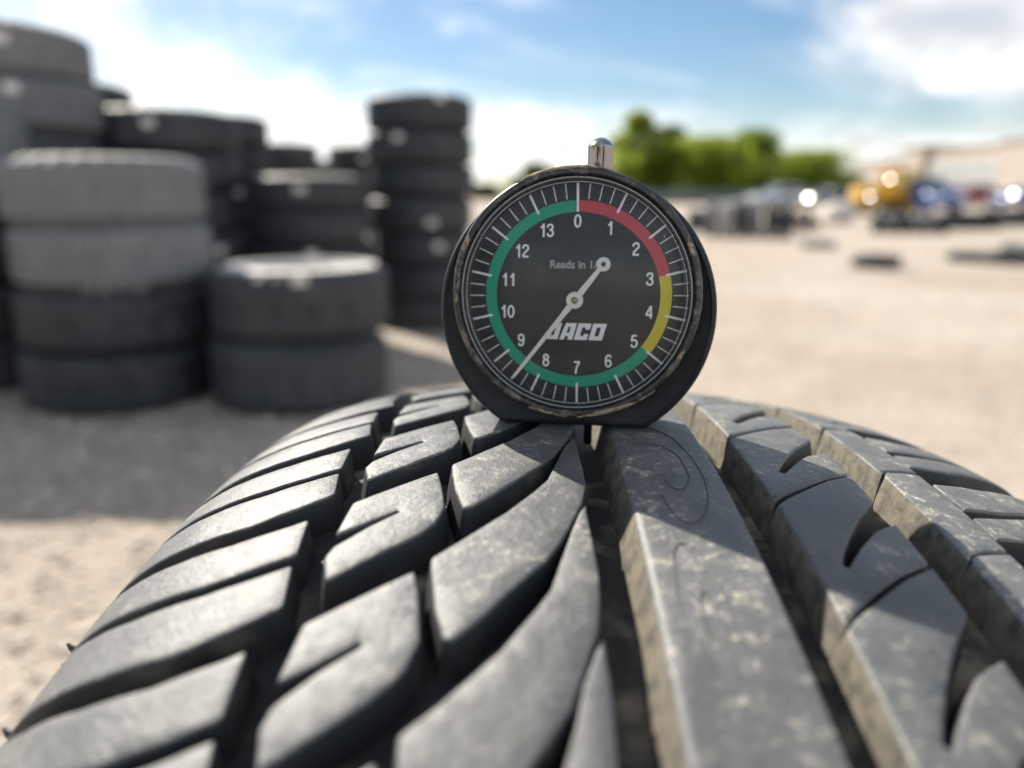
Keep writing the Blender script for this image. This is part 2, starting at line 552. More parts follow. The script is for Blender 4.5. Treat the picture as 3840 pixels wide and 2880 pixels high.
# ---------------------------------------------------------------- loose gravel
stones = []
for k in range(4):
    bm = bmesh.new()
    bmesh.ops.create_icosphere(bm, subdivisions=1, radius=1.0)
    for v_ in bm.verts:
        v_.co *= 0.75 + 0.5 * RND.random()
        v_.co.z *= 0.6
    stones.append(([tuple(v_.co) for v_ in bm.verts], [tuple(q.index for q in f_.verts) for f_ in bm.faces]))
    bm.free()
gvs, gfs = [], []
for _ in range(16000):
    Y = 0.5 + 8.5 * RND.random() ** 1.7
    X = (RND.random() - 0.5) * 2 * (0.9 + Y * 0.75)
    if (abs(X) < 0.2 and Y < 0.6):
        continue
    s = 0.002 + 0.0075 * RND.random() ** 3
    a = RND.random() * 6.28
    sv, sf = stones[RND.randrange(4)]
    o0 = len(gvs)
    ca, sa = math.cos(a) * s, math.sin(a) * s
    for x, y, z in sv:
        gvs.append((X + x * ca - y * sa, Y + x * sa + y * ca, z * s + s * 0.35))
    gfs.extend(tuple(q + o0 for q in f_) for f_ in sf)
for _ in range(5000):
    Y = RND.uniform(0.9, 2.9)
    X = RND.uniform(-2.4, 0.2) * (0.4 + Y * 0.35)
    s = 0.004 + 0.008 * RND.random() ** 2
    a = RND.random() * 6.28
    sv, sf = stones[RND.randrange(4)]
    o0 = len(gvs)
    ca, sa = math.cos(a) * s, math.sin(a) * s
    for x, y, z in sv:
        gvs.append((X + x * ca - y * sa, Y + x * sa + y * ca, z * s + s * 0.35))
    gfs.extend(tuple(q + o0 for q in f_) for f_ in sf)
gr = mesh('gravel', gvs, gfs, M['stone'], smooth=False)
gr['kind'] = 'stuff'
gr['label'] = 'loose pebbles scattered over the sandy yard'

# ================================================================ the tire in front
R0 = 0.330
TC = Vector((0.013336, 0.158397, CAM_H - 0.37873))
YAW, ROLL = -0.014834, -0.051572
AX = Vector((math.cos(YAW) * math.cos(ROLL), math.sin(YAW) * math.cos(ROLL), math.sin(ROLL))).normalized()
FW = Vector((0, 1, 0)); FW = (FW - AX * FW.dot(AX)).normalized()
UP = AX.cross(FW)
C2, WS = 1.31273, 0.107435
NP = 64
PIT = 2 * math.pi * R0 * 1000 / NP


def prof(u):
    return R0 - C2 * u * u - 0.02 * abs(u / WS) ** 8


TROOT = Vector((TC.x, TC.y, 0))


def tp(u, s, h=0.0):
    """point on the tread: u mm across, s mm along, h mm above the worn surface"""
    u = u / 1000
    a = s / 1000 / R0
    r = prof(u) + h / 1000
    return TC + AX * u + (FW * math.sin(a) + UP * math.cos(a)) * r - TROOT


tire = empty('worn_tire', TROOT, 'worn grey directional tread tire standing upright under the round dial gauge', 'tire')

# carcass: groove floor, shoulders and both sidewalls down to the beads
cp = []
for i in range(-25, 26):
    u = i * 4.0
    cp.append((u, prof(u / 1000) * 1000 - 7.0))
side = []
for u, dd in ((103, 5.2), (106, 2.6), (108.6, 0.25)):
    side.append((u, prof(u / 1000) * 1000 - dd))
side += [(112, 285.5), (115.5, 276), (118.5, 264), (120.5, 248), (120, 232), (115, 216), (108, 206), (103, 201.5), (97, 201), (95, 204), (100, 214), (108, 232), (109, 250), (104, 272), (96, 286)]
cprof = [(-u, r) for u, r in reversed(side)] + cp + side
inner = [(70, 300), (0, 306), (-70, 300)]
cprof_all = cprof + inner
SEG = 384
vs, fs = [], []
n = len(cprof_all)
for i in range(SEG):
    a = 2 * math.pi * i / SEG
    e = FW * math.sin(a) + UP * math.cos(a)
    for u, r in cprof_all:
        vs.append(TC + AX * (u / 1000) + e * (r / 1000) - TROOT)
for i in range(SEG):
    j = (i + 1) % SEG
    for k in range(n):
        k2 = (k + 1) % n
        fs.append((i * n + k, i * n + k2, j * n + k2, j * n + k))
mesh('carcass', vs, fs, M['groove'], tire, sharp=60)


def area(P):
    return 0.5 * sum(P[i][0] * P[(i + 1) % len(P)][1] - P[(i + 1) % len(P)][0] * P[i][1] for i in range(len(P)))


def rounded(P, r, fine=True):
    out = []
    n_ = len(P)
    for i in range(n_):
        a, b_, c_ = Vector(P[i - 1]), Vector(P[i]), Vector(P[(i + 1) % n_])
        d0, d1 = a - b_, c_ - b_
        l0, l1 = d0.length, d1.length
        ang = d0.angle(d1)
        if ang > rad(150):
            out.append(tuple(b_)); continue
        q = min(r, l0 * 0.45, l1 * 0.45)
        p0, p1 = b_ + d0 / l0 * q, b_ + d1 / l1 * q
        ks = (0, 0.33, 0.67, 1) if fine else (0, 1)
        for k in ks:
            out.append(tuple((1 - k) ** 2 * p0 + 2 * k * (1 - k) * b_ + k * k * p1))
    return out


def dense(P, step):
    out = []
    for i in range(len(P)):
        a, b_ = Vector(P[i]), Vector(P[(i + 1) % len(P)])
        k = max(1, int((b_ - a).length / step))
        for q in range(k):
            out.append(tuple(a + (b_ - a) * q / k))
    return out


def offset(P, d):
    """move the outline by d mm (outwards > 0 for a counter-clockwise outline)"""
    n_ = len(P)
    out = []
    for i in range(n_):
        a, b_, c_ = Vector(P[i - 1]), Vector(P[i]), Vector(P[(i + 1) % n_])
        e0, e1 = (b_ - a), (c_ - b_)
        if e0.length < 1e-6 or e1.length < 1e-6:
            out.append(tuple(b_)); continue
        n0 = Vector((e0.y, -e0.x)).normalized()
        n1 = Vector((e1.y, -e1.x)).normalized()
        nn = n0 + n1
        if nn.length < 1e-3:
            out.append(tuple(b_)); continue
        nn.normalize()
        k = min(1.6, 1.0 / max(0.35, nn.dot(n0)))
        out.append(tuple(b_ + nn * d * k))
    return out


def block_geo(P, fine=True, ds=0.0, draft=0.9, rnd=0.75, depth=7.25, edge=0.42):
    """verts (u, s, h) and faces of a tread block: gently rounded rim, sloped walls"""
    if area(P) < 0:
        P = P[::-1]
    P = rounded(P, rnd, fine)
    P = dense(P, 2.2 if fine else 7.0)
    rings = [(-edge, 0.0), (-edge * 0.42, -0.12), (-0.06, -0.45), (draft * 0.25, -2.2), (draft, -depth)] if fine else [(-0.3, 0.0), (0.0, -0.4), (draft, -depth)]
    V, F = [], []
    n_ = len(P)
    for d, h in rings:
        for u, s in offset(P, d):
            V.append((u, s + ds, h))
    for k in range(len(rings) - 1):
        for i in range(n_):
            j = (i + 1) % n_
            F.append((k * n_ + i, (k + 1) * n_ + i, (k + 1) * n_ + j, k * n_ + j))
    top = [(u, s) for u, s, h in V[:n_]]
    pts = [Vector(q) for q in top]
    if fine:
        us_ = [q[0] for q in top]; ss_ = [q[1] for q in top]
        g_ = 3.4
        u = min(us_) + g_ * 0.5
        while u < max(us_):
            s = min(ss_) + g_ * 0.5
            while s < max(ss_):
                q = Vector((u, s))
                ins = False
                for i in range(n_):
                    a, b_ = top[i], top[(i + 1) % n_]
                    if (a[1] > s) != (b_[1] > s) and u < (b_[0] - a[0]) * (s - a[1]) / (b_[1] - a[1]) + a[0]:
                        ins = not ins
                if ins and min((q - Vector(z)).length for z in top) > 1.2:
                    pts.append(q)
                s += g_
            u += g_
    res = geometry.delaunay_2d_cdt(pts, [], [list(range(n_))], 1, 1e-5)
    o0 = len(V)
    for q in res[0]:
        V.append((q[0], q[1], 0.0))
    for f_ in res[2]:
        F.append(tuple(o0 + i for i in f_))
    return V, F


def block(name, P, j, m, **kw):
    jt = lambda: (RND.random() - 0.5) * 0.35
    P = [(u + jt() * (abs(u) < 105), s - PIT * j + jt()) for u, s in P]
    V, F = block_geo(P, True, 0.0, **kw)
    umin = min(q[0] for q in P)
    dusted = 10 < umin < 50
    bm = bmesh.new()
    bv = [bm.verts.new(tp(u, s, h + (0.10 * mnoise.noise(Vector((u, s, 3.0)) * 0.13) if h > -0.2 else 0))) for u, s, h in V]
    for f_ in F:
        try:
            fc = bm.faces.new([bv[i] for i in f_])
            if min(V[i][2] for i in f_) < -1.0:
                fc.material_index = 2 if (dusted and sum(V[i][0] for i in f_) / len(f_) < umin + 1.6) else 1
        except ValueError:
            pass
    bmesh.ops.remove_doubles(bm, verts=bm.verts, dist=2e-6)
    return bm_obj(name, bm, [m, M['wall'], M['dustwall']], tire, sharp=48)


# one repeat of the pattern, in mm
ROW2 = [(-57.8, -33.6), (-51, -28.4), (-43.6, -22.8), (-42.2, -29), (-41, -37.5), (-42.1, -42.4), (-43.8, -45.0), (-46, -47.3), (-50, -50.8), (-56.8, -56.6),
        (-58.5, -50.5), (-57.7, -47.4), (-53.2, -42.6), (-48.6, -38.3), (-48.9, -37.8), (-53.6, -41.2), (-58.2, -44.2)]
PETAL = [(-41.6, -20), (-37.6, -15.8), (-30.5, -7.3), (-26, 0.2), (-23.7, 4.6), (-21.3, 14), (-20, 20), (-18.2, 25.5), (-17, 27.5), (-16.8, 18.8), (-16.7, 9), (-16.7, 2.5),
         (-17.7, -3.6), (-19.1, -8.5), (-21.7, -16.2), (-24.2, -21), (-28.3, -26.6), (-32.9, -33.4), (-36.6, -37.8), (-38.1, -37.8), (-39.7, -31.5), (-41.1, -24.6)]
LUGA = [(-109, -34.6), (-101.3, -38.6), (-95.1, -41.3), (-85, -42.7), (-75.5, -42), (-67, -39), (-64, -37.6), (-63.3, -48.9), (-69, -51.5), (-76.6, -53.8), (-86, -54.4), (-94.3, -52.8), (-101.5, -50.8), (-109, -47.6)]
LUGB = [(-109, -48.4), (-101, -52.6), (-94, -55.6), (-86.5, -57.2), (-75.6, -56.2), (-69, -54), (-63.2, -51.5), (-61.6, -61.5), (-67.5, -65.5), (-75, -69.2), (-85, -70), (-94, -68.9), (-101, -66.8), (-109, -63.0)]
R2B = [(16.2, -32.8), (18.8, -29.7), (24, -24.8), (30, -19.4), (36.4, -15.0), (36.4, -3.2), (33.5, -5), (31, -7), (27.1, -11.7), (24, -16), (22, -18.9), (21.2, -18.4),
       (22.8, -15), (25.8, -9.8), (30, -3.2), (36.4, 5.5), (36.4, 16.65), (30, 12.2), (24, 6.8), (18.8, 1.9), (16.2, -1.2)]
STRIP = [(44.4, -12.2), (46, -9.6), (50, -7.9), (54.3, -6.8), (54.3, 24.85), (50, 23.75), (46, 22.05), (44.4, 19.45)]
LUGR = [(54.75, -2.7), (65, 0.2), (77.6, 7), (90, 15), (100, 21), (109, 27), (109, 50.4), (100, 44), (90, 37.4), (78.6, 30.2), (66, 23.4), (54.75, 20.3),
        (54.75, 8.3), (63.8, 11.1), (73.6, 16.3), (82, 20.8), (94.3, 29.2), (94, 28.5), (82, 19.5), (74, 14), (64, 9), (54.75, 5.3)]
PATTERN = [(LUGA, 'tread', {}), (LUGB, 'tread', {}), (ROW2, 'tread', {}), (PETAL, 'rib', {}),
           (R2B, 'rib', dict(edge=0.6, rnd=0.7, draft=1.1)), (STRIP, 'rib', dict(edge=0.5, rnd=0.5, draft=1.3)), (LUGR, 'rib', dict(edge=0.45, rnd=0.5, draft=0.8))]
JV = range(-3, 4)
for P_, mk, kw in PATTERN:
    for j in JV:
        if P_ is LUGB and j < -2:
            pass
        block('tread_block', P_, j, M[mk], **kw)

# the part of the tread that turns away out of sight: one coarse mesh
VV, FF = [], []
geos = [block_geo(P_, False, **{k: v_ for k, v_ in kw.items() if k == 'draft'}) for P_, mk, kw in PATTERN]
for j in range(4, NP - 3):
    for V_, F_ in geos:
        o0 = len(VV)
        VV.extend(tp(u, s - PIT * j, h) for u, s, h in V_)
        FF.extend(tuple(q + o0 for q in f_) for f_ in F_)
rest = mesh('tread_blocks', VV, FF, M['tread'], tire, smooth=False)
rest['kind'] = 'stuff'

# centre rib, unbroken round the tire
rp = [(-11.3, -7.25), (-10.0, -3.0), (-9.25, -0.75), (-8.8, -0.22), (-8.0, 0)] + [(u, 0) for u in (-6, -3, 0, 3, 6)] + [(8.2, 0), (8.65, -0.16), (8.95, -0.55), (9.3, -3.0), (9.9, -7.25)]
vs, fs = [], []
n = len(rp)
SEGR = 720
for i in range(SEGR):
    s = 2 * math.pi * R0 * 1000 * i / SEGR
    for u, h in rp:
        vs.append(tp(u, s, h))
for i in range(SEGR):
    j = (i + 1) % SEGR
    for k in range(n - 1):
        fs.append((i * n + k, i * n + k + 1, j * n + k + 1, j * n + k))
cr = mesh('centre_rib', vs, fs, [M['rib'], M['dustwall']], tire, sharp=50)
cr.data.polygons.foreach_set('material_index', [1 if k_ % (n - 1) in (0, 1, n - 2, n - 3) else 0 for k_ in range(len(fs))])


# moulded hairlines on the centre rib
def catmull(P, k=6):
    out = []
    for i in range(len(P) - 1):
        p0 = Vector(P[max(i - 1, 0)]); p1 = Vector(P[i]); p2 = Vector(P[i + 1]); p3 = Vector(P[min(i + 2, len(P) - 1)])
        for q in range(k):
            t_ = q / k
            out.append(0.5 * ((2 * p1) + (p2 - p0) * t_ + (2 * p0 - 5 * p1 + 4 * p2 - p3) * t_ ** 2 + (3 * p1 - 3 * p2 + p3 - p0) * t_ ** 3))
    out.append(Vector(P[-1]))
    return out


ARCS = [
    [(-2.5, 3.0), (-0.2, 1.6), (3.0, -3.5), (4.8, -12.9), (5.4, -23.5), (4.7, -31.4), (3.0, -37.8), (0.8, -41.6), (-1.2, -42.0), (-2.9, -39.0), (-3.8, -33.0)],
    [(-4.7, -8.5), (-2.2, -8.7), (0.3, -10.3), (2.4, -14.8), (2.8, -22.6), (2.3, -26.5), (0.6, -30.2), (-1.2, -29.9), (-2.1, -26.4)],
    [(-6.0, -64.7), (-5.7, -58.3), (-5.0, -52.0), (-3.8, -48.9), (-1.9, -48.4), (-0.5, -51.3), (0.4, -57.2), (0.8, -64.2), (1.0, -70.0)],
    [(-3.2, -70.0), (-3.1, -63.0), (-2.4, -60.5), (-1.6, -60.6), (-1.0, -63.5), (-0.6, -70.0)],
]
for A_ in ARCS:
    bm = bmesh.new()
    pts = [tp(q[0], q[1], 0.0) for q in catmull(A_)]
    tube(bm, pts, 0.00015, 6)
    bm_obj('moulded_line', bm, M['line'], tire)

# vent whiskers left on the outer sidewall
for s, ln in ((-3, 1.5), (-17.5, 2.2), (-27, 1.5), (-34, 3.6), (-40, 2.0), (-57, 2.8), (-64.5, 3.2), (-80, 2.4)):
    bm = bmesh.new()
    q = tp(-109.5, s, -0.6)
    d = (-AX * 0.95 + UP * 0.45 + FW * (RND.random() - 0.5)).normalized()
    L = ln / 1000
    tube(bm, [q - d * 0.001, q + d * L * 0.3, q + d * L * 0.7 + FW * L * 0.1, q + d * L + FW * L * 0.3], [0.0011, 0.0009, 0.0006, 0.0003], 6)
    bm_obj('rubber_whisker', bm, M['line'], tire)

# ================================================================ the dial gauge
GF = Vector((math.sin(rad(9)) * math.cos(rad(3)), math.cos(rad(9)) * math.cos(rad(3)), -math.sin(rad(3)))).normalized()   # axis, into the scene
GZ = -GF
GXv = Vector((0, 0, 1)).cross(GZ).normalized()
GYv = GZ.cross(GXv)
CF = Vector((0, math.cos(PITCH), -math.sin(PITCH)))
CU = Vector((0, math.sin(PITCH), math.cos(PITCH)))
D0 = 0.158
GO = Vector((0, 0, CAM_H)) + (CF + Vector((1, 0, 0)) * ((2155 - 1920) / FPX) + CU * ((1440 - 1107) / FPX)) * D0
gm = Matrix((GXv, GYv, GZ)).transposed().to_4x4()
gm.translation = GO
gauge = bpy.data.objects.new('tread_depth_gauge', None)
gauge.empty_display_size = 0.02
gauge.matrix_world = gm
link(gauge)
tag(gauge, 'round black dial tread depth gauge with chrome plunger standing on the tire', 'gauge')
MM = 0.001


def gmesh(name, vs, fs, m, parent=gauge, sharp=35, smooth=True):
    return mesh(name, [(x * MM, y * MM, z * MM) for x, y, z in vs], fs, m, parent, sharp, smooth)


# case: a thick disc with a flat foot
BCX, BCY, BR, FLAT = -0.1, -3.8, 29.2, -28.5
outl = []
for i in range(181):
    a = -math.pi / 2 + 2 * math.pi * i / 180
    x, y = BCX + BR * math.cos(a), BCY + BR * math.sin(a)
    outl.append((x, max(y, FLAT)))
outl = outl[:-1]
zs = [(-4.3, 0.94), (-3.9, 0.965), (-4.1, 0.988), (-4.8, 1.0), (-8, 1.0), (-8.2, 0.992), (-8.5, 0.992), (-8.7, 1.0), (-16.2, 1.0), (-17.0, 0.985), (-17.3, 0.95)]
vs, fs = [], []
n = len(outl)
for z, k in zs:
    for x, y in outl:
        vs.append((BCX + (x - BCX) * k, max(BCY + (y - BCY) * k, FLAT), z))
for r in range(len(zs) - 1):
    for i in range(n):
        j = (i + 1) % n
        fs.append((r * n + i, (r + 1) * n + i, (r + 1) * n + j, r * n + j))
vs.append((BCX, BCY, -4.3)); vs.append((BCX, BCY, -17.3))
for i in range(n):
    j = (i + 1) % n
    fs.append((len(vs) - 2, i, j)); fs.append((len(vs) - 1, (len(zs) - 1) * n + j, (len(zs) - 1) * n + i))
case = gmesh('case', vs, fs, M['black_paint'])

# bezel ring with a chipped, slightly uneven rim
bp_ = [(24.1, -3.9), (24.0, -1.6), (24.1, -0.55), (24.45, -0.1), (25.0, 0.0), (25.45, -0.2), (25.72, -0.65), (25.78, -1.4), (25.78, -4.6), (25.4, -5.0)]
vs, fs = lathe(bp_, 240)
out = []
for i, (x, y, z) in enumerate(vs):
    a = math.atan2(y, x)
    r = math.hypot(x, y)
    k = 1 + (0.0035 * mnoise.noise(Vector((math.cos(a) * 4.5, math.sin(a) * 4.5, z * 0.5))) + 0.0015 * mnoise.noise(Vector((math.cos(a) * 17, math.sin(a) * 17, z)))) * (1 if r > 24.9 else 0.2)
    out.append((x * k, y * k, z))
gmesh('bezel', out, [f_[::-1] for f_ in fs], M['bezel'])


# caked dirt on the rim
def dirt_patch(a0, a1, wmin, wmax, seed, zoff=0.16):
    pv, pf = [], []
    N = max(10, int(abs(a1 - a0) * 1.2))
    prof_ = [(24.5, 0.0), (25.0, 0.1), (25.5, -0.05), (25.85, -0.5), (25.9, -1.6), (25.9, -3.2)]
    for i in range(N + 1):
        a = rad(a0 + (a1 - a0) * i / N)
        tt_ = i / N
        env = math.sin(math.pi * tt_) ** 0.5
        nz_ = 0.5 + 0.5 * mnoise.noise(Vector((tt_ * 9, seed, 0.3)))
        nz2 = 0.5 + 0.5 * mnoise.noise(Vector((tt_ * 12, seed + 5, 1.3)))
        lo = wmin + (1 - env) * 0.45 + 0.25 * (nz_ - 0.5)
        hi = wmax - (1 - env) * 0.45 + 0.35 * (nz2 - 0.5)
        hi = max(hi, lo + 0.03)
        for k in range(7):
            q = min(0.999, max(0, lo + (hi - lo) * k / 6)) * (len(prof_) - 1)
            i0 = int(q); f_ = q - i0
            r = prof_[i0][0] * (1 - f_) + prof_[i0 + 1][0] * f_
            z = prof_[i0][1] * (1 - f_) + prof_[i0 + 1][1] * f_
            edge_ = 1.0 if 0 < k < 6 and 0 < i < N else 0.0
            b_ = edge_ * (zoff + 0.12 * mnoise.noise(Vector((tt_ * 30, k * 1.3, seed))))
            n_r, n_z = (0.15, 0.98) if q < 1.5 else ((0.75, 0.65) if q < 3 else (1, 0.05))
            pv.append(((r - 0.12 + (b_ + 0.02) * n_r * 1.2) * math.cos(a), (r - 0.12 + (b_ + 0.02) * n_r * 1.2) * math.sin(a), z - 0.1 + (b_ + 0.02) * n_z))
    for i in range(N):
        for k in range(6):
            pf.append((i * 7 + k, i * 7 + k + 1, (i + 1) * 7 + k + 1, (i + 1) * 7 + k))
    d = gmesh('dirt_crust', pv, pf, M['dirt'], gauge, 60)


dirt_patch(-88, -58, 0.15, 0.95, 1.0)
dirt_patch(-60, -48, 0.45, 0.95, 8.0)
dirt_patch(-112, -92, 0.3, 0.8, 2.0)
dirt_patch(72, 122, 0.35, 0.75, 3.0)
dirt_patch(151, 161, 0.05, 0.45, 4.0)
dirt_patch(18, 29, 0.05, 0.40, 5.0)
dirt_patch(-34, -24, 0.05, 0.35, 6.0)
dirt_patch(196, 212, 0.1, 0.35, 7.0)
dirt_patch(178, 186, 0.1, 0.3, 9.0)

# well and dial
vs, fs = lathe([(24.05, -1.0), (23.9, -4.05)], 120)
gmesh('dial_well', vs, fs, M['black_paint'])
DX, DY, DZ = 0.26, -0.33, -4.0
dial = bpy.data.objects.new('dial', None)
dv, dfc = [(0, 0, 0)], []
for i in range(120):
    a = 2 * math.pi * i / 120
    dv.append((23.6 * math.cos(a), 23.6 * math.sin(a), 0))
for i in range(120):
    dfc.append((0, 1 + i, 1 + (i + 1) % 120))
bpy.data.objects.remove(dial)
dial = gmesh('dial', dv, dfc, M['dial'], gauge, smooth=False)
dial.location = (DX * MM, DY * MM, DZ * MM)
A0 = -1.0                                              # the zero mark leans a little


def ang(v_):
    return rad(90 - (v_ * 360 / 14 + A0))


def band(v0, v1, m):
    N = int((v1 - v0) * 10)
    bv, bf = [], []
    for i in range(N + 1):
        a = ang(v0 + (v1 - v0) * i / N)
        for r in (17.2, 19.55):
            bv.append((r * math.cos(a), r * math.sin(a), 0.03))
    for i in range(N):
        bf.append((2 * i, 2 * i + 2, 2 * i + 3, 2 * i + 1))
    gmesh('colour_band', bv, bf, m, dial, smooth=False)


band(0.05, 3, M['red'])
band(3, 5, M['yellow'])
band(5, 13.95, M['green'])
tick_me = {}


def tick(v_, r0, r1, w):
    key = (r0, r1, w)
    if key not in tick_me:
        me = bpy.data.meshes.new('tick_mark')
        me.from_pydata([(r0 * MM, -w * MM / 2, 0), (r1 * MM, -w * MM / 2, 0), (r1 * MM, w * MM / 2, 0), (r0 * MM, w * MM / 2, 0)], [], [(0, 1, 2, 3)])
        me.materials.append(M['print'])
        tick_me[key] = me
    o = bpy.data.objects.new('tick_mark', tick_me[key])
    o.location = (0, 0, 0.06 * MM)
    o.rotation_euler = (0, 0, ang(v_))
    link(o, dial)


for k in range(56):
    if k == 0:
        tick(0, 17.2, 23.0, 0.52)
    elif k % 4 == 0:
        tick(k / 4, 18.7, 23.0, 0.46)
    else:
        tick(k / 4, 19.85, 23.0, 0.2)


def text(body, x, y, size, m, name, parent, bold=0.0, shear=0.0, sx=1.0, z=0.06):
    cu = bpy.data.curves.new(name, 'FONT')
    cu.body = body
    cu.size = size * MM
    cu.align_x = 'CENTER'
    cu.align_y = 'CENTER'
    cu.offset = bold * MM
    cu.shear = shear
    cu.materials.append(m)
    tmp = bpy.data.objects.new(name + '_curve', cu)
    COL.objects.link(tmp)
    me = bpy.data.meshes.new_from_object(tmp.evaluated_get(bpy.context.evaluated_depsgraph_get()))
    bpy.data.objects.remove(tmp)
    me.materials.clear()
    me.materials.append(m)
    o = bpy.data.objects.new(name, me)
    o.location = (x * MM, y * MM, z * MM)
    o.scale = (sx, 1, 1)
    link(o, parent)
    return o


STROKES = {
    '0': [[(0.5 * 0.5 + 0.21 * math.cos(a_ * math.pi / 12), 0.5 + 0.43 * math.sin(a_ * math.pi / 12)) for a_ in range(25)]],
    '1': [[(0.10, 0.70), (0.20, 0.74), (0.28, 0.84), (0.31, 0.98)], [(0.33, 1.0), (0.33, 0.0)]],
    '2': [[(0.05, 0.66), (0.07, 0.80), (0.16, 0.90), (0.27, 0.92), (0.40, 0.87), (0.45, 0.73), (0.40, 0.58), (0.25, 0.42), (0.11, 0.26), (0.06, 0.07)], [(0.02, 0.065), (0.48, 0.065)]],
    '3': [[(0.05, 0.70), (0.09, 0.86), (0.24, 0.93), (0.40, 0.86), (0.42, 0.70), (0.34, 0.57), (0.20, 0.53)], [(0.20, 0.53), (0.38, 0.48), (0.46, 0.30), (0.39, 0.12), (0.24, 0.07), (0.09, 0.13), (0.04, 0.30)]],
    '4': [[(0.38, 0.0), (0.38, 0.97)], [(0.38, 0.95), (0.03, 0.30)], [(0.0, 0.27), (0.50, 0.27)]],
    '5': [[(0.44, 0.93), (0.11, 0.93)], [(0.12, 0.96), (0.07, 0.48)], [(0.07, 0.50), (0.18, 0.59), (0.33, 0.58), (0.45, 0.45), (0.45, 0.25), (0.36, 0.10), (0.22, 0.06), (0.09, 0.12), (0.04, 0.26)]],
    '6': [[(0.44, 0.74), (0.39, 0.87), (0.26, 0.93), (0.12, 0.84), (0.06, 0.62), (0.055, 0.38), (0.10, 0.15), (0.25, 0.06), (0.40, 0.14), (0.45, 0.31), (0.39, 0.48), (0.26, 0.55), (0.13, 0.49), (0.06, 0.34)]],
    '7': [[(0.02, 0.93), (0.47, 0.93)], [(0.46, 0.93), (0.32, 0.70), (0.21, 0.40), (0.17, 0.0)]],
    '8': [[(0.25 + 0.165 * math.sin(a_ * math.pi / 10), 0.735 + 0.195 * math.cos(a_ * math.pi / 10)) for a_ in range(21)], [(0.25 + 0.20 * math.sin(a_ * math.pi / 10), 0.30 + 0.235 * math.cos(a_ * math.pi / 10)) for a_ in range(21)]],
    '9': [[(0.06, 0.26), (0.11, 0.13), (0.24, 0.07), (0.38, 0.16), (0.44, 0.38), (0.445, 0.62), (0.40, 0.85), (0.25, 0.94), (0.10, 0.86), (0.05, 0.69), (0.11, 0.52), (0.24, 0.45), (0.37, 0.51), (0.44, 0.66)]],
}


def numeral(body, x, y, H, w):
    """printed figures in plain grotesque strokes, centred on x, y"""
    nv, nf = [], []
    adv = 0.58
    x0 = -adv * len(body) / 2 + 0.04
    zi = 0
    for ci, ch in enumerate(body):
        for st in STROKES[ch]:
            q = [Vector(p_) for p_ in (catmull(st, 4) if len(st) > 2 else st)]
            if len(q) > 30:
                q = [Vector(p_) for p_ in st] if ch in '08' else q
            o0 = len(nv)
            shut = (q[0] - q[-1]).length < 1e-4
            for i in range(len(q)):
                a = q[i - 1] if i else (q[-2] if shut else q[0])
                b_ = q[i + 1] if i < len(q) - 1 else (q[1] if shut else q[-1])
                d = (b_ - a).normalized()
                nn = Vector((-d.y, d.x)) * w / 2
                for sg in (1, -1):
                    p_ = q[i] + nn * sg / H
                    nv.append(((p_.x + x0 + adv * ci) * H, (p_.y - 0.5) * H, 0.004 * zi))
            for i in range(len(q) - 1):
                nf.append((o0 + 2 * i, o0 + 2 * i + 1, o0 + 2 * i + 3, o0 + 2 * i + 2))
            zi += 1
    o = gmesh('numeral', nv, nf, M['print'], dial, smooth=False)
    o.location = (x * MM, y * MM, 0.06 * MM)
    return o


for k in range(14):
    r = 15.35 if k not in (11, 12, 13) else 15.0
    a = ang(k)
    numeral(str(k), r * math.cos(a), r * math.sin(a), 2.75, 0.42)
text('Reads in 1/32', 0.1, 6.35, 2.35, M['faded'], 'caption', dial, bold=0.05, sx=0.95)


# maker's word: slanted block capitals
def block_word():
    vs, fs = [], []
    H, SH = 3.55, 0.30

    def quad(x0, y0, x1, y1, xa=None, xb=None):
        # bottom x0..x1 at y0, top xa..xb at y1
        xa = x0 if xa is None else xa
        xb = x1 if xb is None else xb
        o0 = len(vs)
        for x, y in ((x0, y0), (x1, y0), (xb, y1), (xa, y1)):
            vs.append((x + SH * y, y, 0.06))
        fs.append((o0, o0 + 1, o0 + 2, o0 + 3))
    # J
    x = 0.0
    quad(x + 1.6, 0.85, x + 2.75, H)
    quad(x + 0.2, 0.0, x + 2.75, 0.85, x, x + 2.75)
    quad(x, 0.85, x + 0.95, 1.5)
    # A
    x = 3.15
    quad(x, 0, x + 1.05, H - 0.8, x + 0.35, x + 1.35)
    quad(x + 1.85, 0, x + 3.0, H - 0.8)
    quad(x + 0.35, H - 0.8, x + 3.0, H, x + 0.6, x + 3.0)
    quad(x + 1.16, 0.75, x + 1.85, 1.45, x + 1.22, x + 1.85)
    # C
    x = 6.55
    quad(x, 0, x + 1.1, H)
    quad(x + 1.1, 0, x + 2.95, 0.85)
    quad(x + 1.1, H - 0.85, x + 2.95, H)
    quad(x + 1.9, 0.85, x + 2.95, 1.3)
    quad(x + 1.9, H - 1.3, x + 2.95, H - 0.85)
    # O
    x = 9.9
    quad(x, 0, x + 1.1, H)
    quad(x + 2.0, 0, x + 3.1, H)
    quad(x + 1.1, 0, x + 2.0, 0.85)
    quad(x + 1.1, H - 0.85, x + 2.0, H)
    return vs, fs


bv_, bf_ = block_word()
kx = 0.92
bw = gmesh('maker_word', [(x * kx, y, z) for x, y, z in bv_], bf_, M['print'], dial, smooth=False)
bw.location = (-6.55 * MM, -9.4 * MM, 0)

# pointer
HX, HY, HZ = -0.2, -1.27, -2.9
pa = rad(90 - 217.5)
pdx, pdy = math.cos(pa), math.sin(pa)
pn = (-pdy, pdx)
pv, pf = [], []


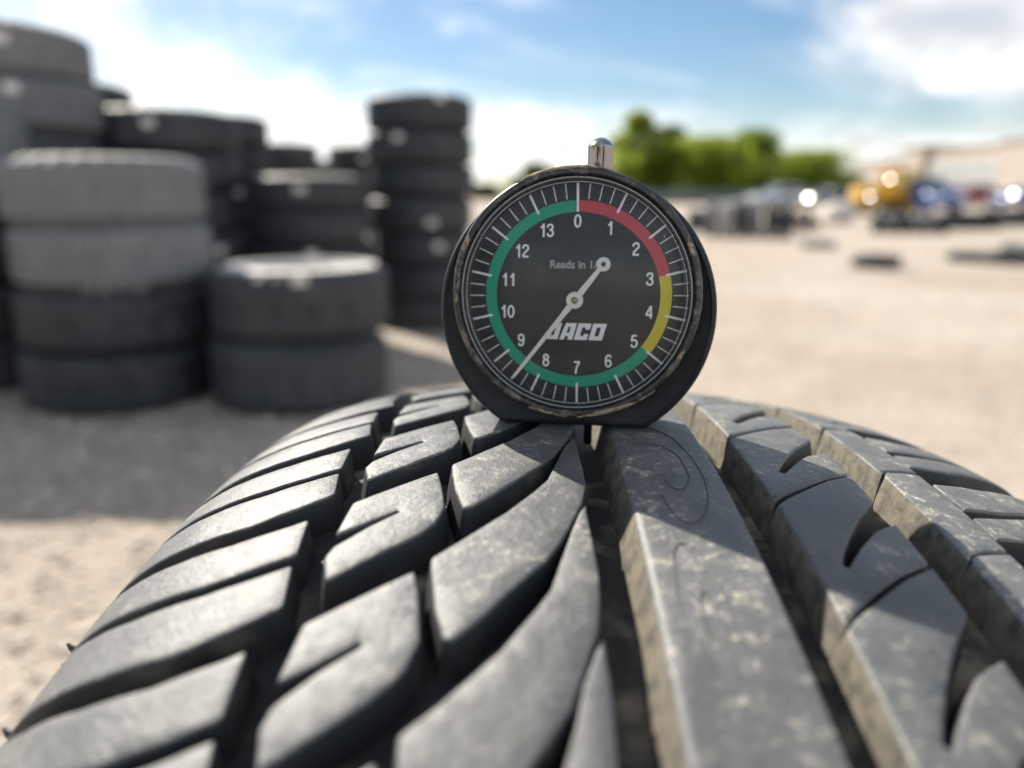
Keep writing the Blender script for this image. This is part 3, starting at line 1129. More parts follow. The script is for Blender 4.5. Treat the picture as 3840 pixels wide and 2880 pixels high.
def strip(pts):
    o0 = len(pv)
    for d, w in pts:
        for z in (0.0, 0.28):
            for sgn in (1, -1):
                pv.append((pdx * d + pn[0] * w * sgn, pdy * d + pn[1] * w * sgn, z))
    for i in range(len(pts) - 1):
        a, b_ = o0 + 4 * i, o0 + 4 * (i + 1)
        pf.extend([(a + 2, b_ + 2, b_ + 3, a + 3), (a, a + 2, b_ + 2, b_)[::-1], (a + 1, b_ + 1, b_ + 3, a + 3)[::-1]])


strip([(1.75, 0.68), (4, 0.52), (20.6, 0.33), (21.8, 0.10)])
strip([(-1.75, 0.66), (-8.1, 0.46)])


def ringdisc(cx0, cy0, r0, r1, N=40):
    o0 = len(pv)
    for i in range(N):
        a = 2 * math.pi * i / N
        for r, z in ((r0, 0.0), (r0, 0.29), (r1 - 0.08, 0.32), (r1, 0.0)):
            pv.append((cx0 + r * math.cos(a), cy0 + r * math.sin(a), z))
    for i in range(N):
        j = (i + 1) % N
        for k in range(3):
            pf.append((o0 + i * 4 + k, o0 + i * 4 + k + 1, o0 + j * 4 + k + 1, o0 + j * 4 + k))


ringdisc(0, 0, 0.75, 1.8)
ringdisc(-pdx * 9.5, -pdy * 9.5, 0.55, 1.5)
pt = gmesh('pointer', pv, pf, M['pointer'], gauge)
pt.location = (HX * MM, HY * MM, HZ * MM)
vs, fs = lathe([(0.0, 0.45), (0.4, 0.42), (0.72, 0.2), (0.74, -1.1)], 24)
hp = gmesh('hub_pin', vs, fs, M['brass'], pt)

# lens
vs, fs = lathe([(24.0, -1.3), (23.75, -0.35), (23.4, 0.05), (23.0, 0.12), (22.75, -0.1), (22.5, -0.22), (22.2, -0.05), (21.6, 0.05), (19, 0.35), (16, 0.65), (13, 0.88), (10, 1.05), (7, 1.17), (4, 1.25), (0.001, 1.28)], 160)
gmesh('lens', vs, fs, M['lens'], gauge, sharp=50)

rim_m = bpy.data.materials.new('rim_highlight_acrylic')
rim_m.use_nodes = True
t = NT(rim_m.node_tree)
bb = rim_m.node_tree.nodes['Principled BSDF']
bb.inputs['Base Color'].default_value = (0.55, 0.56, 0.58, 1)
bb.inputs['Roughness'].default_value = 0.15
tr = t.new('ShaderNodeBsdfTransparent')
ms = t.new('ShaderNodeMixShader')
ms.inputs[0].default_value = 0.30
t.l.new(tr.outputs[0], ms.inputs[1]); t.l.new(bb.outputs[0], ms.inputs[2])
t.l.new(ms.outputs[0], rim_m.node_tree.nodes['Material Output'].inputs[0])
for rr_, zz_, tk_ in ((23.55, 0.02, 0.16), (22.65, -0.12, 0.12)):  # whitish rings standing in for the bright highlights along the lens edge
    vs, fs = lathe([(rr_ + tk_ * math.cos(a_ * math.pi / 4), zz_ + 0.1 + tk_ * math.sin(a_ * math.pi / 4)) for a_ in range(8)], 160, close=True)
    gmesh('lens_rim_highlight', vs, fs, rim_m, gauge)

# chrome plunger through the case
vs, fs = lathe([(0.001, 34.2), (0.9, 34.0), (1.7, 33.55), (2.3, 32.95), (2.58, 32.5), (2.68, 32.35), (2.68, 32.2), (2.64, 32.1), (2.66, 20)], 48)
pl = gmesh('plunger', [(x, z, -y) for x, y, z in vs], fs, M['chrome'], gauge)
pl.location = (4.0 * MM, -1.8 * MM, -10.6 * MM)
vs, fs = lathe([(0.95, -20), (0.95, -33.7), (0.75, -34.2), (0.001, -34.3)], 32)
pn_ = gmesh('probe_pin', [(x, z, -y) for x, y, z in vs], fs, M['pin'], gauge)
pn_.location = (2.9 * MM, 0, -10.6 * MM)


# ================================================================ tires of the yard
TM = {}


def tire_meshes(Rt, Wt, Ri, key):
    """tread band and carcass of a tire lying flat, base at z = 0"""
    k = (round(Rt, 3), round(Wt, 3), key)
    if k in TM:
        return TM[k]
    hw = Wt / 2
    sh = Wt * 0.375
    pr = [(Rt - 0.034, hw - 0.004), (Rt - 0.012, sh + 0.008), (Rt - 0.003, sh)]
    ng = 4
    gw = 0.013
    xs = [sh - 2 * sh * (i + 0.6) / (ng + 0.2) for i in range(ng)]
    for x in xs:
        pr += [(Rt - 0.0005, x + gw / 2), (Rt - 0.011, x + gw / 2 - 0.001), (Rt - 0.011, x - gw / 2 + 0.001), (Rt - 0.0005, x - gw / 2)]
    pr += [(Rt - 0.003, -sh), (Rt - 0.012, -sh - 0.008), (Rt - 0.034, -hw + 0.004)]
    segs = 120
    vs, fs = lathe([(r, z + hw) for r, z in pr], segs)
    n_ = len(pr)
    v2 = []
    for idx, (x, y, z) in enumerate(vs):
        seg, kk = divmod(idx, n_)
        if seg % 4 == 0 and (kk < 4 or kk >= n_ - 4 or (seg % 8 == 0 and 8 < kk < 16)):
            q = 1 - 0.010 / Rt
            x, y = x * q, y * q
        v2.append((x, y, z))
    me = bpy.data.meshes.new('tread')
    me.from_pydata(v2, [], [f_[::-1] for f_ in fs])
    me.shade_smooth(); me.set_sharp_from_angle(angle=rad(35))
    cpf = [(Rt - 0.034, hw - 0.004), (Rt - 0.055, hw - 0.0005), (Rt - 0.075, hw), (Rt - 0.078, hw + 0.0015), (Rt - 0.084, hw + 0.0015), (Rt - 0.087, hw), (Ri + 0.03, hw - 0.014), (Ri + 0.012, hw - 0.012), (Ri, hw - 0.022),
           (Ri + 0.004, hw - 0.036), (Ri + 0.05, hw - 0.022), (Rt - 0.05, hw - 0.04), (Rt - 0.032, hw * 0.5)]
    cpf = cpf + [(r, -z) for r, z in reversed(cpf)]
    vs, fs = lathe([(r, z + hw) for r, z in cpf], 72)
    me2 = bpy.data.meshes.new('tire_carcass')
    me2.from_pydata(vs, [], [f_[::-1] for f_ in fs])
    me2.shade_smooth(); me2.set_sharp_from_angle(angle=rad(35))
    tk, wk = {'dark': ('tire_tread', 'tire_wall'), 'dusty': ('dusty_tread', 'dusty_wall'), 'grey': ('grey_tread', 'dusty_wall'), 'pale': ('tire_tread', 'pale_wall')}[key]
    me.materials.append(M[tk])
    me2.materials.append(M[wk])
    TM[k] = (me, me2)
    return TM[k]


def sticker(parent, Rt, Wt, a, zc, w=0.05, h=0.035, mk='paper', name='label_sticker'):
    """small paper patch curved round the tread"""
    vs_, fs_ = [], []
    N = 4
    for i in range(N + 1):
        b_ = a + (i / N - 0.5) * w / Rt
        for z in (zc - h / 2, zc + h / 2):
            vs_.append(((Rt + 0.0025) * math.cos(b_), (Rt + 0.0025) * math.sin(b_), z))
    for i in range(N):
        fs_.append((2 * i, 2 * i + 2, 2 * i + 3, 2 * i + 1))
    return mesh(name, vs_, fs_, M[mk], parent, smooth=False)


def chalk(parent, Rt, a, zc, w, h, seed):
    """scribbled chalk strokes across the tread"""
    rr = random.Random(seed)
    bm = bmesh.new()
    N = 9
    for i in range(N):
        b_ = a + (i / (N - 1) - 0.5) * w / Rt
        b2 = b_ + rr.uniform(-0.02, 0.035)
        z0, z1 = zc - h / 2 * rr.uniform(0.5, 1), zc + h / 2 * rr.uniform(0.5, 1)
        q = []
        for bb_, zz in ((b_ - 0.008, z0), (b_ + 0.008, z0), (b2 + 0.008, z1), (b2 - 0.008, z1)):
            q.append(bm.verts.new(((Rt + 0.002 + 0.0004 * i) * math.cos(bb_), (Rt + 0.002 + 0.0004 * i) * math.sin(bb_), zz)))
        bm.faces.new(q)
    return bm_obj('chalk_mark', bm, M['chalk'], parent, smooth=False)


def yard_tire(loc, Rt, Wt, key, label, group, rot=(0, 0, 0), Ri=None):
    me, me2 = tire_meshes(Rt, Wt, Ri or Rt * 0.62, key)
    o = bpy.data.objects.new('car_tire', me2)
    o.location = loc
    o.rotation_euler = rot
    link(o)
    tag(o, label, 'tire', group)
    tr_ = bpy.data.objects.new('tread', me)
    link(tr_, o)
    return o


ORD = ['topmost', 'second', 'third', 'fourth', 'fifth', 'sixth', 'seventh', 'eighth', 'ninth']


def stack(desc, pxc, pxw, py_top, Y, n_, keys, group, spots=(), seed=0, chalks=(), base_px=None):
    """a column of tires: centre pixel, width in pixels, pixel row of its front top rim, distance"""
    rr = random.Random(seed)
    c_ = at_depth(pxc, 735, Y)
    zc_ = Y * math.cos(PITCH) + (CAM_H - 0.6) * math.sin(PITCH)
    Rt = pxw / 2 * zc_ / FPX
    topz = at_depth(pxc, py_top, Y - Rt).z
    Wt = topz / n_
    wts = [1 + rr.uniform(-0.06, 0.06) for _ in range(n_)]
    k = n_ / sum(wts)
    z = 0.0
    tires = []
    for i in range(n_):
        w_ = Wt * wts[i] * k
        r_ = Rt * (1 + rr.uniform(-0.035, 0.02)) if n_ > 2 else Rt
        ti = n_ - 1 - i
        key = keys[min(ti, len(keys) - 1)]
        if ti == n_ - 1 and n_ > 1:
            nm = f'bottom tire of {desc}'
        elif ti == 0:
            nm = f'topmost tire of {desc}'
        else:
            nm = f'{ORD[ti]} tire from the top of {desc}'
        o = yard_tire((c_.x + rr.uniform(-0.012, 0.012), c_.y + rr.uniform(-0.012, 0.012), z), r_, w_, key, nm, group,
                      (rr.uniform(-0.006, 0.006), rr.uniform(-0.006, 0.006), rr.uniform(0, 6.28)))
        tires.append((o, r_, w_, ti))
        z += w_ * 1.0
    for ti_, px_, fz in spots:
        for o, r_, w_, ti in tires:
            if ti == ti_:
                a = spot_angle(o, px_, c_, r_)
                sticker(o, r_, w_, a, w_ * fz)
    for ti_, px_, fz, w2 in chalks:
        for o, r_, w_, ti in tires:
            if ti == ti_:
                chalk(o, r_, spot_angle(o, px_, c_, r_), w_ * fz, w2, 0.04, ti_)
    return tires


def spot_angle(o, px, c_, r_):
    """angle round the tire whose surface point is seen at column px"""
    best, ba = 1e9, 0
    for i in range(-80, 81):
        a = -math.pi / 2 + rad(i)
        q = c_ + Vector((r_ * math.cos(a), r_ * math.sin(a), 0))
        qx = 1920 + FPX * q.x / (q.y * math.cos(PITCH))
        if abs(qx - px) < best:
            best, ba = abs(qx - px), a
    return ba - o.rotation_euler.z


GRP = 'stacked used tires'
stack('the four-tire grey stack in the front row', 398, 690, 575, 2.74, 4, ['grey', 'grey', 'dark', 'dark'], GRP, seed=3,
      chalks=((1, 375, 0.72, 0.19), (1, 385, 0.06, 0.17)))
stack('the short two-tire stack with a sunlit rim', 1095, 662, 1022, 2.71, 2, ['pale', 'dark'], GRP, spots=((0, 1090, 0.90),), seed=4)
stack('the tall stack cut off by the photo edge', -255, 690, 405, 2.95, 5, ['grey', 'dark'], GRP, seed=5)
stack('the tallest stack, behind the four-tire grey one', 55, 640, 40, 3.30, 7, ['grey', 'grey', 'dark'], GRP, spots=((0, 102, 0.6), (1, 90, 0.72)), seed=6)
stack('the dark stack just right of the tallest one', 290, 462, 285, 4.45, 7, ['dark'], GRP, spots=((0, 470, 0.1),), seed=8)
stack('the wide stack above the four-tire grey one', 640, 530, 392, 3.75, 6, ['dark'], GRP, spots=((0, 592, 0.62), (3, 800, 0.6)), seed=9)
stack('the stack half hidden behind the wide one', 815, 412, 416, 4.60, 7, ['dark'], GRP, spots=((2, 890, 0.5), (0, 860, 0.8)), seed=10)
stack('the low stack in the gap left of the tower', 1035, 335, 530, 5.70, 7, ['dark'], GRP, spots=((1, 985, 0.6),), seed=11)
stack('the stack directly behind the tower on its left', 1365, 250, 540, 6.60, 7, ['dark'], GRP, spots=((0, 1370, 0.3),), seed=12)
stack('the far stack filling the gap left of the tower', 1195, 235, 600, 7.4, 7, ['dark'], GRP, seed=15)
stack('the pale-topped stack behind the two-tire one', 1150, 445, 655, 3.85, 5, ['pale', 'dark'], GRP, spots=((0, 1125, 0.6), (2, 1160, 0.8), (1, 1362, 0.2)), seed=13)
stack('the slim seven-tire tower left of the gauge', 1586, 392, 340, 4.36, 7, ['dark'], GRP, spots=((0, 1664, 0.85), (1, 1505, 0.75), (4, 1640, 0.6), (3, 1625, 0.3)), seed=14)


for bx, by, bn in ((-1.75, -2.3, 6), (1.0, -2.9, 6)):  # unseen tire stacks, added to put dark stripes in the plunger's reflection
    for i in range(bn):
        yard_tire((bx + RND.uniform(-0.01, 0.01), by, 0.2 * i), 0.41, 0.2, 'dark', 'dark unseen tire added behind the camera to be mirrored in the chrome plunger', 'unseen tires added behind the camera', (0, 0, RND.uniform(0, 6)))


# upright rows on the right
def upright(loc, Rt, Wt, key, label, group, yaw, tilt=0.0):
    # axis horizontal along yaw
    o = yard_tire(loc, Rt, Wt, key, label, group)
    ax = Vector((math.cos(yaw), math.sin(yaw), 0))
    o.rotation_mode = 'QUATERNION'
    q = ax.to_track_quat('Z', 'Y')
    o.rotation_quaternion = q
    o.location = Vector(loc) + Vector((0, 0, Rt))
    return o


c0 = at(2650, 892)
for i in range(6):
    yw = rad(-18)
    q = c0 + Vector((math.cos(yw), math.sin(yw), 0)) * (0.245 * i) + Vector((0.05, 0.3, 0))
    lab = ['leftmost upright tire of the row just right of the gauge', 'second upright tire from the gauge in the nearer row', 'third upright tire from the gauge in the nearer row',
           'fourth upright tire from the gauge in the nearer row', 'fifth upright tire from the gauge in the nearer row', 'upright tire with open hub ending the row near the gauge'][i]
    upright(q, 0.315, 0.205, ['grey', 'dusty', 'dark', 'grey', 'dark', 'dark'][i], lab, 'upright tires in a row near the gauge', yw)
c0 = at(3265, 874)
for i in range(6):
    yw = rad(-14)
    q = c0 + Vector((math.cos(yw), math.sin(yw), 0)) * (0.235 * i)
    lab = ['leftmost upright tire of the row below the yellow tractor', 'second upright tire of the row below the yellow tractor', 'third upright tire of the row below the yellow tractor',
           'fourth upright tire of the row below the yellow tractor', 'fifth upright tire of the row below the yellow tractor', 'upright tire with open hub below the blue hatchback'][i]
    upright(q, 0.20, 0.19, ['dark', 'grey', 'dark', 'grey', 'grey', 'dark'][i], lab, 'upright tires in a row below the tractor', yw)
# dark heaps at the right edge
HG = 'black tires heaped at the right edge'
heap = [('left', 3585, 0.0), ('middle', 3655, 0.25), ('right', 3745, 0.1)]
for nm, hx, dy in heap:
    for k in range(2):
        yard_tire(at(hx, 862) + Vector((0.02 * k, dy + 0.3, 0.18 * k)), 0.27, 0.18, 'dark', f'{["lower", "upper"][k]} black tire of the {nm} pile below the red car', HG)
upright(at(3705, 858), 0.22, 0.19, 'dark', 'small upright tire facing the camera in the black heap', HG, rad(70))
for i in range(2):
    for k in range(2):
        yard_tire(at(3815, 850) + Vector((0.60 * i, 0.35, 0.19 * k)), 0.29, 0.19, 'dark',
                  [['lower black tire of the pile at the right photo edge', 'upper black tire of the pile at the right photo edge'], ['lower black tire half outside the right photo edge', 'upper black tire half outside the right photo edge']][i][k], HG)
PG = 'tires piled behind the upright row'
yard_tire(at(2690, 880) + Vector((0, 1.3, 0)), 0.31, 0.22, 'dark', 'lower dark tire of the pile behind the upright row', PG)
yard_tire(at(2690, 880) + Vector((0.01, 1.3, 0.22)), 0.31, 0.22, 'dark', 'upper dark tire of the pile behind the upright row', PG)
upright(at(2770, 880) + Vector((0.25, 1.0, 0.0)), 0.33, 0.22, 'grey', 'brownish grey tire standing tall behind the upright row', PG, rad(20))
SG = 'tires standing right of the nearer row'
upright(at(3010, 872) + Vector((0, 0.2, 0)), 0.22, 0.2, 'dark', 'small dark tire standing right of the nearer row', SG, rad(40))
yard_tire(at(2955, 862) + Vector((0, 0.5, 0)), 0.28, 0.19, 'dark', 'lower tire of the low pile right of the nearer row', SG)
yard_tire(at(2955, 862) + Vector((0.02, 0.5, 0.19)), 0.28, 0.19, 'dark', 'upper tire of the low pile right of the nearer row', SG)
yard_tire(at(3085, 862) + Vector((0.02, 0.9, 0)), 0.27, 0.19, 'dark', 'dark tire lying between the low pile and the pale sack', SG)
# tires lying alone on the gravel
yard_tire(at(3300, 1006) + Vector((0, 0.1, 0)), 0.235, 0.125, 'dark', 'black tire lying alone on the open gravel', 'tires lying flat on the gravel')
yard_tire(at(3640, 982) + Vector((0, 0.1, 0)), 0.20, 0.105, 'dark', 'small black tire lying near the right photo edge', 'tires lying flat on the gravel')
yard_tire(at(3800, 992) + Vector((0, 0.12, 0)), 0.24, 0.125, 'dark', 'lower black tire of the pair lying at the right edge', 'tires lying flat on the gravel')
yard_tire(at(3820, 992) + Vector((0.02, 0.14, 0.125)), 0.17, 0.09, 'dusty', 'grey tire lying on top of the black one', 'tires lying flat on the gravel', (0.12, 0.1, 0))
yard_tire(at(3065, 930), 0.24, 0.115, 'dusty', 'dusty grey tire lying below the upright rows', 'tires lying flat on the gravel')

# pale sack
bm = bmesh.new()
bmesh.ops.create_uvsphere(bm, u_segments=24, v_segments=14, radius=1.0)
for v_ in bm.verts:
    x, y, z = v_.co
    k = 1 + 0.12 * mnoise.noise(Vector((x * 2, y * 2, z * 2)))
    v_.co = Vector((math.copysign(abs(x) ** 0.7, x) * 0.40 * k, math.copysign(abs(y) ** 0.7, y) * 0.36 * k, max(0.0, (math.copysign(abs(z) ** 0.8, z) + 0.92)) * 0.29 * k))
sk = bm_obj('bulk_sack', bm, M['sack'])
sk.location = at(3140, 838)
tag(sk, 'pale bulging sack standing on gravel left of the yellow tractor', 'sack')
bm = bmesh.new()
for sx in (-1, 1):
    tube(bm, [(0.26 * sx, -0.1, 0.45), (0.20 * sx, -0.05, 0.62), (0.16 * sx, 0.05, 0.62), (0.22 * sx, 0.12, 0.45)], 0.02, 6)
bm_obj('lifting_loop', bm, M['sack'], sk)


# ================================================================ vehicles
def wheel(parent, x, y, r, w, rim='rimmetal'):
    bm = bmesh.new()
    vs_, fs_ = lathe([(r * 0.62, -w / 2), (r * 0.9, -w / 2), (r, -w * 0.32), (r, w * 0.32), (r * 0.9, w / 2), (r * 0.62, w / 2)], 28)
    bvs = [bm.verts.new((q[0], q[2], q[1])) for q in vs_]
    for f_ in fs_:
        bm.faces.new([bvs[i] for i in f_])
    o = bm_obj('wheel', bm, M['tire_tread'], parent)
    o.location = (x, y, r)
    bm = bmesh.new()
    vs_, fs_ = lathe([(0.001, w * 0.30), (r * 0.2, w * 0.34), (r * 0.55, w * 0.25), (r * 0.62, w * 0.42), (r * 0.62, -w * 0.42), (r * 0.5, -w * 0.3), (0.001, -w * 0.3)], 20)
    bvs = [bm.verts.new((q[0], q[2], q[1])) for q in vs_]
    for f_ in fs_:
        bm.faces.new([bvs[i] for i in f_])
    bm_obj('rim', bm, M[rim], o)
    return o


def car(name, loc, rz, paint, label, cat, L=4.3, Wd=1.75, Hh=1.45, kind='hatch'):
    """nose towards +x"""
    t_ = empty(name, loc, label, cat, None, rz)
    h = L / 2
    if kind == 'pickup':
        body = [(-h, 0.45), (-h, 1.02), (-0.15 * L, 1.02), (-0.15 * L, 1.05), (0.14 * L, 1.08), (0.44 * L, 0.98), (h, 0.85), (h, 0.42)]
        cabin = [(-0.14 * L, 1.04), (-0.12 * L, Hh), (0.05 * L, Hh), (0.16 * L, 1.06)]
    else:
        body = [(-h, 0.40), (-h, 0.78), (-0.47 * L, 0.93), (-0.36 * L, 0.96), (0.18 * L, 0.93), (0.40 * L, 0.83), (0.48 * L, 0.68), (h, 0.38)]
        cabin = [(-0.44 * L, 0.93), (-0.36 * L, Hh - 0.08), (-0.22 * L, Hh), (0.02 * L, Hh - 0.02), (0.20 * L, 0.92)]
    for nm, P_, w0, mm, bev in (('body', body + [(0.33 * L, 0.28), (-0.33 * L, 0.28)], Wd, M[paint], 0.13),):
        bm = bmesh.new()
        f0 = [bm.verts.new((x, -w0 / 2, z)) for x, z in P_]
        f1 = [bm.verts.new((x, w0 / 2, z)) for x, z in P_]
        bm.faces.new(f0); bm.faces.new(f1[::-1])
        for i in range(len(P_)):
            j = (i + 1) % len(P_)
            bm.faces.new((f0[i], f1[i], f1[j], f0[j]))
        bmesh.ops.recalc_face_normals(bm, faces=bm.faces)
        bmesh.ops.bevel(bm, geom=list(bm.edges), offset=bev, segments=4, affect='EDGES', profile=0.5)
        bd = bm_obj(nm, bm, mm, t_)
    # cabin glass and roof
    bm = bmesh.new()
    n_ = len(cabin)
    wt_ = [Wd / 2 - 0.04 - (0.17 if z > Hh - 0.12 else 0.0) for x, z in cabin]
    f0 = [bm.verts.new((x, -w_, z)) for (x, z), w_ in zip(cabin, wt_)]
    f1 = [bm.verts.new((x, w_, z)) for (x, z), w_ in zip(cabin, wt_)]
    bm.faces.new(f0); bm.faces.new(f1[::-1])
    for i in range(n_):
        j = (i + 1) % n_
        bm.faces.new((f0[i], f1[i], f1[j], f0[j]))
    bm_obj('cabin_glass', bm, M['glass'], t_, smooth=False)
    bm = bmesh.new()
    rx = [q for q in cabin if q[1] > Hh - 0.12]
    x0, x1 = rx[0][0], rx[-1][0]
    box(bm, ((x0 + x1) / 2, 0, Hh + 0.005), (x1 - x0 + 0.1, Wd - 0.36, 0.07), 0.03)
    bm_obj('roof', bm, M[paint], t_)
    xm = (x0 + x1) / 2
    for sy in (-1, 1):
        for (xa, za), (xb, zb) in ((cabin[0], cabin[1]), (cabin[-1], cabin[-2]), ((xm, cabin[0][1]), (xm, Hh))):
            bm = bmesh.new()
            tube(bm, [(xa, sy * (Wd / 2 - 0.05), za), (xb, sy * (Wd / 2 - 0.21), zb)], 0.045, 6)
            bm_obj('roof_pillar', bm, M[paint], t_)
    for sy in (-1, 1):
        bm = bmesh.new()
        box(bm, (h - 0.06, sy * (Wd / 2 - 0.28), 0.70), (0.1, 0.34, 0.15), 0.03)
        bm_obj('headlight', bm, M['lamp'], t_)
        bm = bmesh.new()
        box(bm, (-h + 0.03, sy * (Wd / 2 - 0.2), 0.78), (0.1, 0.24, 0.2), 0.03)
        bm_obj('tail_light', bm, M['car_red'], t_)
        bm = bmesh.new()
        box(bm, (0.15 * L, sy * (Wd / 2 + 0.08), 1.0), (0.12, 0.2, 0.14), 0.03)
        bm_obj('mirror', bm, M[paint], t_)
        for sx in (-0.31, 0.31):
            wheel(t_, sx * L, sy * (Wd / 2 - 0.11), 0.31, 0.2)
    for xx in (h + 0.02, -h - 0.02):
        bm = bmesh.new()
        box(bm, (xx, 0, 0.45), (0.14, Wd - 0.12, 0.18), 0.05)
        bm_obj('bumper', bm, M[paint] if kind != 'pickup' else M['steel'], t_)
    return t_


def ground_at(px, Y):
    q = at_depth(px, 735, Y)
    return Vector((q.x, Y, 0))


car('parked_car', ground_at(2915, 58), rad(-170), 'car_silver', 'silver hatchback parked before the trees behind the upright tires', 'car')
dark_car = car('parked_car', ground_at(3115, 54), rad(199), 'car_dark', 'dark parked car between the silver one and the pale sack', 'car', L=3.5, Hh=1.3)
car('parked_car', ground_at(3472, 30.0), rad(-84), 'car_blue', 'small blue hatchback with dark windshield beside the yellow tractor', 'car', L=3.0, Wd=1.36, Hh=1.32)
car('parked_car', ground_at(3680, 56), rad(10), 'car_red', 'red car parked behind the black tire heap', 'car')
car('parked_car', ground_at(3590, 60), rad(-4), 'car_silver', 'low silver car between the blue hatchback and red car', 'car', L=3.6, Hh=1.1)
right_car = car('parked_car', ground_at(3868, 44), rad(196), 'car_blue', 'blue car cut off by the right photo edge', 'car', L=4.2, Hh=1.25)

# yellow tractor, nose to the left
ld = empty('tractor', ground_at(3312, 30.5), 'small yellow tractor with its cab next to the blue car', 'tractor', None, rad(4))
ld.scale = (0.70, 0.70, 0.72)
bm = bmesh.new()
box(bm, (-0.78, 0, 1.10), (1.75, 1.05, 0.85), 0.14)
bm_obj('engine_hood', bm, M['machine'], ld)
bm = bmesh.new()
box(bm, (-0.2, 0, 0.68), (2.6, 0.7, 0.34), 0.05)
bm_obj('frame', bm, M['steel'], ld)
bm = bmesh.new()
box(bm, (0.78, 0, 1.05), (1.35, 1.45, 0.80), 0.08)
cb = bm_obj('cab', bm, M['machine'], ld)
for xx in (0.22, 1.34):
    for sy in (-1, 1):
        bm = bmesh.new()
        box(bm, (xx, sy * 0.66, 1.82), (0.13, 0.12, 0.80), 0.02)
        bm_obj('cab_post', bm, M['machine'], cb)
for sy in (-1, 1):
    bm = bmesh.new()
    box(bm, (0.78, sy * 0.66, 1.80), (0.98, 0.03, 0.72), 0.0)
    bm_obj('window', bm, M['yglass'], cb, smooth=False)
bm = bmesh.new()
box(bm, (0.78, 0, 2.27), (1.45, 1.55, 0.14), 0.05)
bm_obj('cab_roof', bm, M['machine'], ld)
bm = bmesh.new()
tube(bm, [(-0.9, 0.3, 1.45), (-0.9, 0.3, 2.0), (-0.98, 0.3, 2.1)], 0.05, 10)
bm_obj('exhaust_pipe', bm, M['steel'], ld)
for sy in (-1, 1):
    bm = bmesh.new()
    box(bm, (-1.66, sy * 0.34, 1.25), (0.08, 0.24, 0.2), 0.03)
    bm_obj('headlight', bm, M['lamp'], ld)
    bm = bmesh.new()
    box(bm, (0.85, sy * 0.9, 1.22), (1.3, 0.42, 0.10), 0.04)
    bm_obj('fender', bm, M['machine'], ld)
    wheel(ld, -1.15, sy * 0.62, 0.42, 0.3, 'machine')
    wheel(ld, 0.85, sy * 0.85, 0.62, 0.42, 'machine')

# added glint panes, each aimed to throw the sun into the camera
M['glint_glass'] = mat('glint_pane_glass', (0.10, 0.11, 0.12), 0.22, 0.7)[0]
bpy.context.view_layer.update()


def pane(parent, name, c, w, h):
    """small added pane at world point c, turned to reflect the sun at the camera"""
    n_ = (SUN + (Vector((0, 0, CAM_H)) - c).normalized()).normalized()
    bm = bmesh.new()
    box(bm, (0, 0, 0), (w, h, 0.02))
    o = bm_obj(name, bm, M['glint_glass'], parent, smooth=False)
    mw = Matrix.Translation(c) @ n_.to_track_quat('Z', 'Y').to_matrix().to_4x4()
    o.matrix_local = parent.matrix_world.inverted() @ mw
    return o


pane(dark_car, 'glint_pane', at_depth(3030, 742, 52.7), 0.18, 0.17)
pane(right_car, 'glint_pane', at_depth(3800, 728, 42.6), 0.14, 0.13)
pane(ld, 'glint_pane', at_depth(3338, 672, 29.8), 0.08, 0.07)
pane(ld, 'hood_glint', at_depth(3262, 738, 29.6), 0.07, 0.065)

# ================================================================ building on the right
bA = ground_at(3195, 90)
bB = ground_at(3900, 62)
bdir = (bB - bA)
blen = bdir.length
bang = math.atan2(bdir.y, bdir.x)
bld = empty('warehouse', bA, 'long beige flat roofed warehouse beyond the vehicles on the right', 'building', None, bang)
# sections along the front: (start, end, height, forward step)
secs = [(0.0, 0.36, 4.05, 0.0), (0.36, 0.47, 5.2, 0.5), (0.47, 0.84, 4.75, 0.0), (0.84, 1.55, 5.0, 0.5)]
for i, (a0, a1, hh, fwd) in enumerate(secs):
    x0, x1 = a0 * blen, a1 * blen
    bm = bmesh.new()
    box(bm, ((x0 + x1) / 2, 6 - fwd / 2, hh / 2), (x1 - x0, 12 + fwd, hh))
    bm_obj('wall', bm, M['stucco'], bld, smooth=False)
    bm = bmesh.new()
    box(bm, ((x0 + x1) / 2, 6 - fwd / 2, hh + 0.13), (x1 - x0 + 0.16, 12.3 + fwd, 0.26))
    bm_obj('parapet', bm, M['trim'], bld, smooth=False)
for i in range(4):
    x = (0.49 + 0.087 * i) * blen
    bm = bmesh.new()
    box(bm, (x + 1.2, -0.04, 2.75), (2.3, 0.1, 2.1))
    fr_ = bm_obj('window', bm, M['bay'], bld, smooth=False)
    for k in range(3):
        bm = bmesh.new()
        box(bm, (x + 0.45 + 0.75 * k, -0.10, 2.75), (0.66, 0.03, 1.8))
        bm_obj('pane', bm, mat('hazy_pane_%d%d' % (i, k), (0.42, 0.44, 0.45), 0.25)[0], fr_, smooth=False)
for a0, a1 in ((0.49, 0.60), (0.66, 0.80)):
    bm = bmesh.new()
    box(bm, ((a0 + a1) / 2 * blen, -0.06, 0.85), ((a1 - a0) * blen, 0.14, 1.45))
    bm_obj('loading_door', bm, M['pink'], bld, smooth=False)

# grey green fence between the cars and the trees
fA, fB = ground_at(2300, 72), ground_at(3215, 72)
fe = empty('sheet_fence', fA, 'low grey green sheet fence in front of the trees', 'fence')
npn = 12
for i in range(npn):
    x0 = (fB.x - fA.x) * i / npn
    x1 = (fB.x - fA.x) * (i + 1) / npn
    bm = bmesh.new()
    kk = 8
    for q in range(kk):
        box(bm, (x0 + (x1 - x0) * (q + 0.5) / kk, 0.02 * (q % 2), 0.62), ((x1 - x0) / kk - 0.01, 0.03, 1.18))
    bm_obj('panel', bm, M['fence'], fe, smooth=False)
    bm = bmesh.new()
    box(bm, (x0, -0.06, 0.65), (0.08, 0.08, 1.3))
    bm_obj('post', bm, M['steel'], fe, smooth=False)


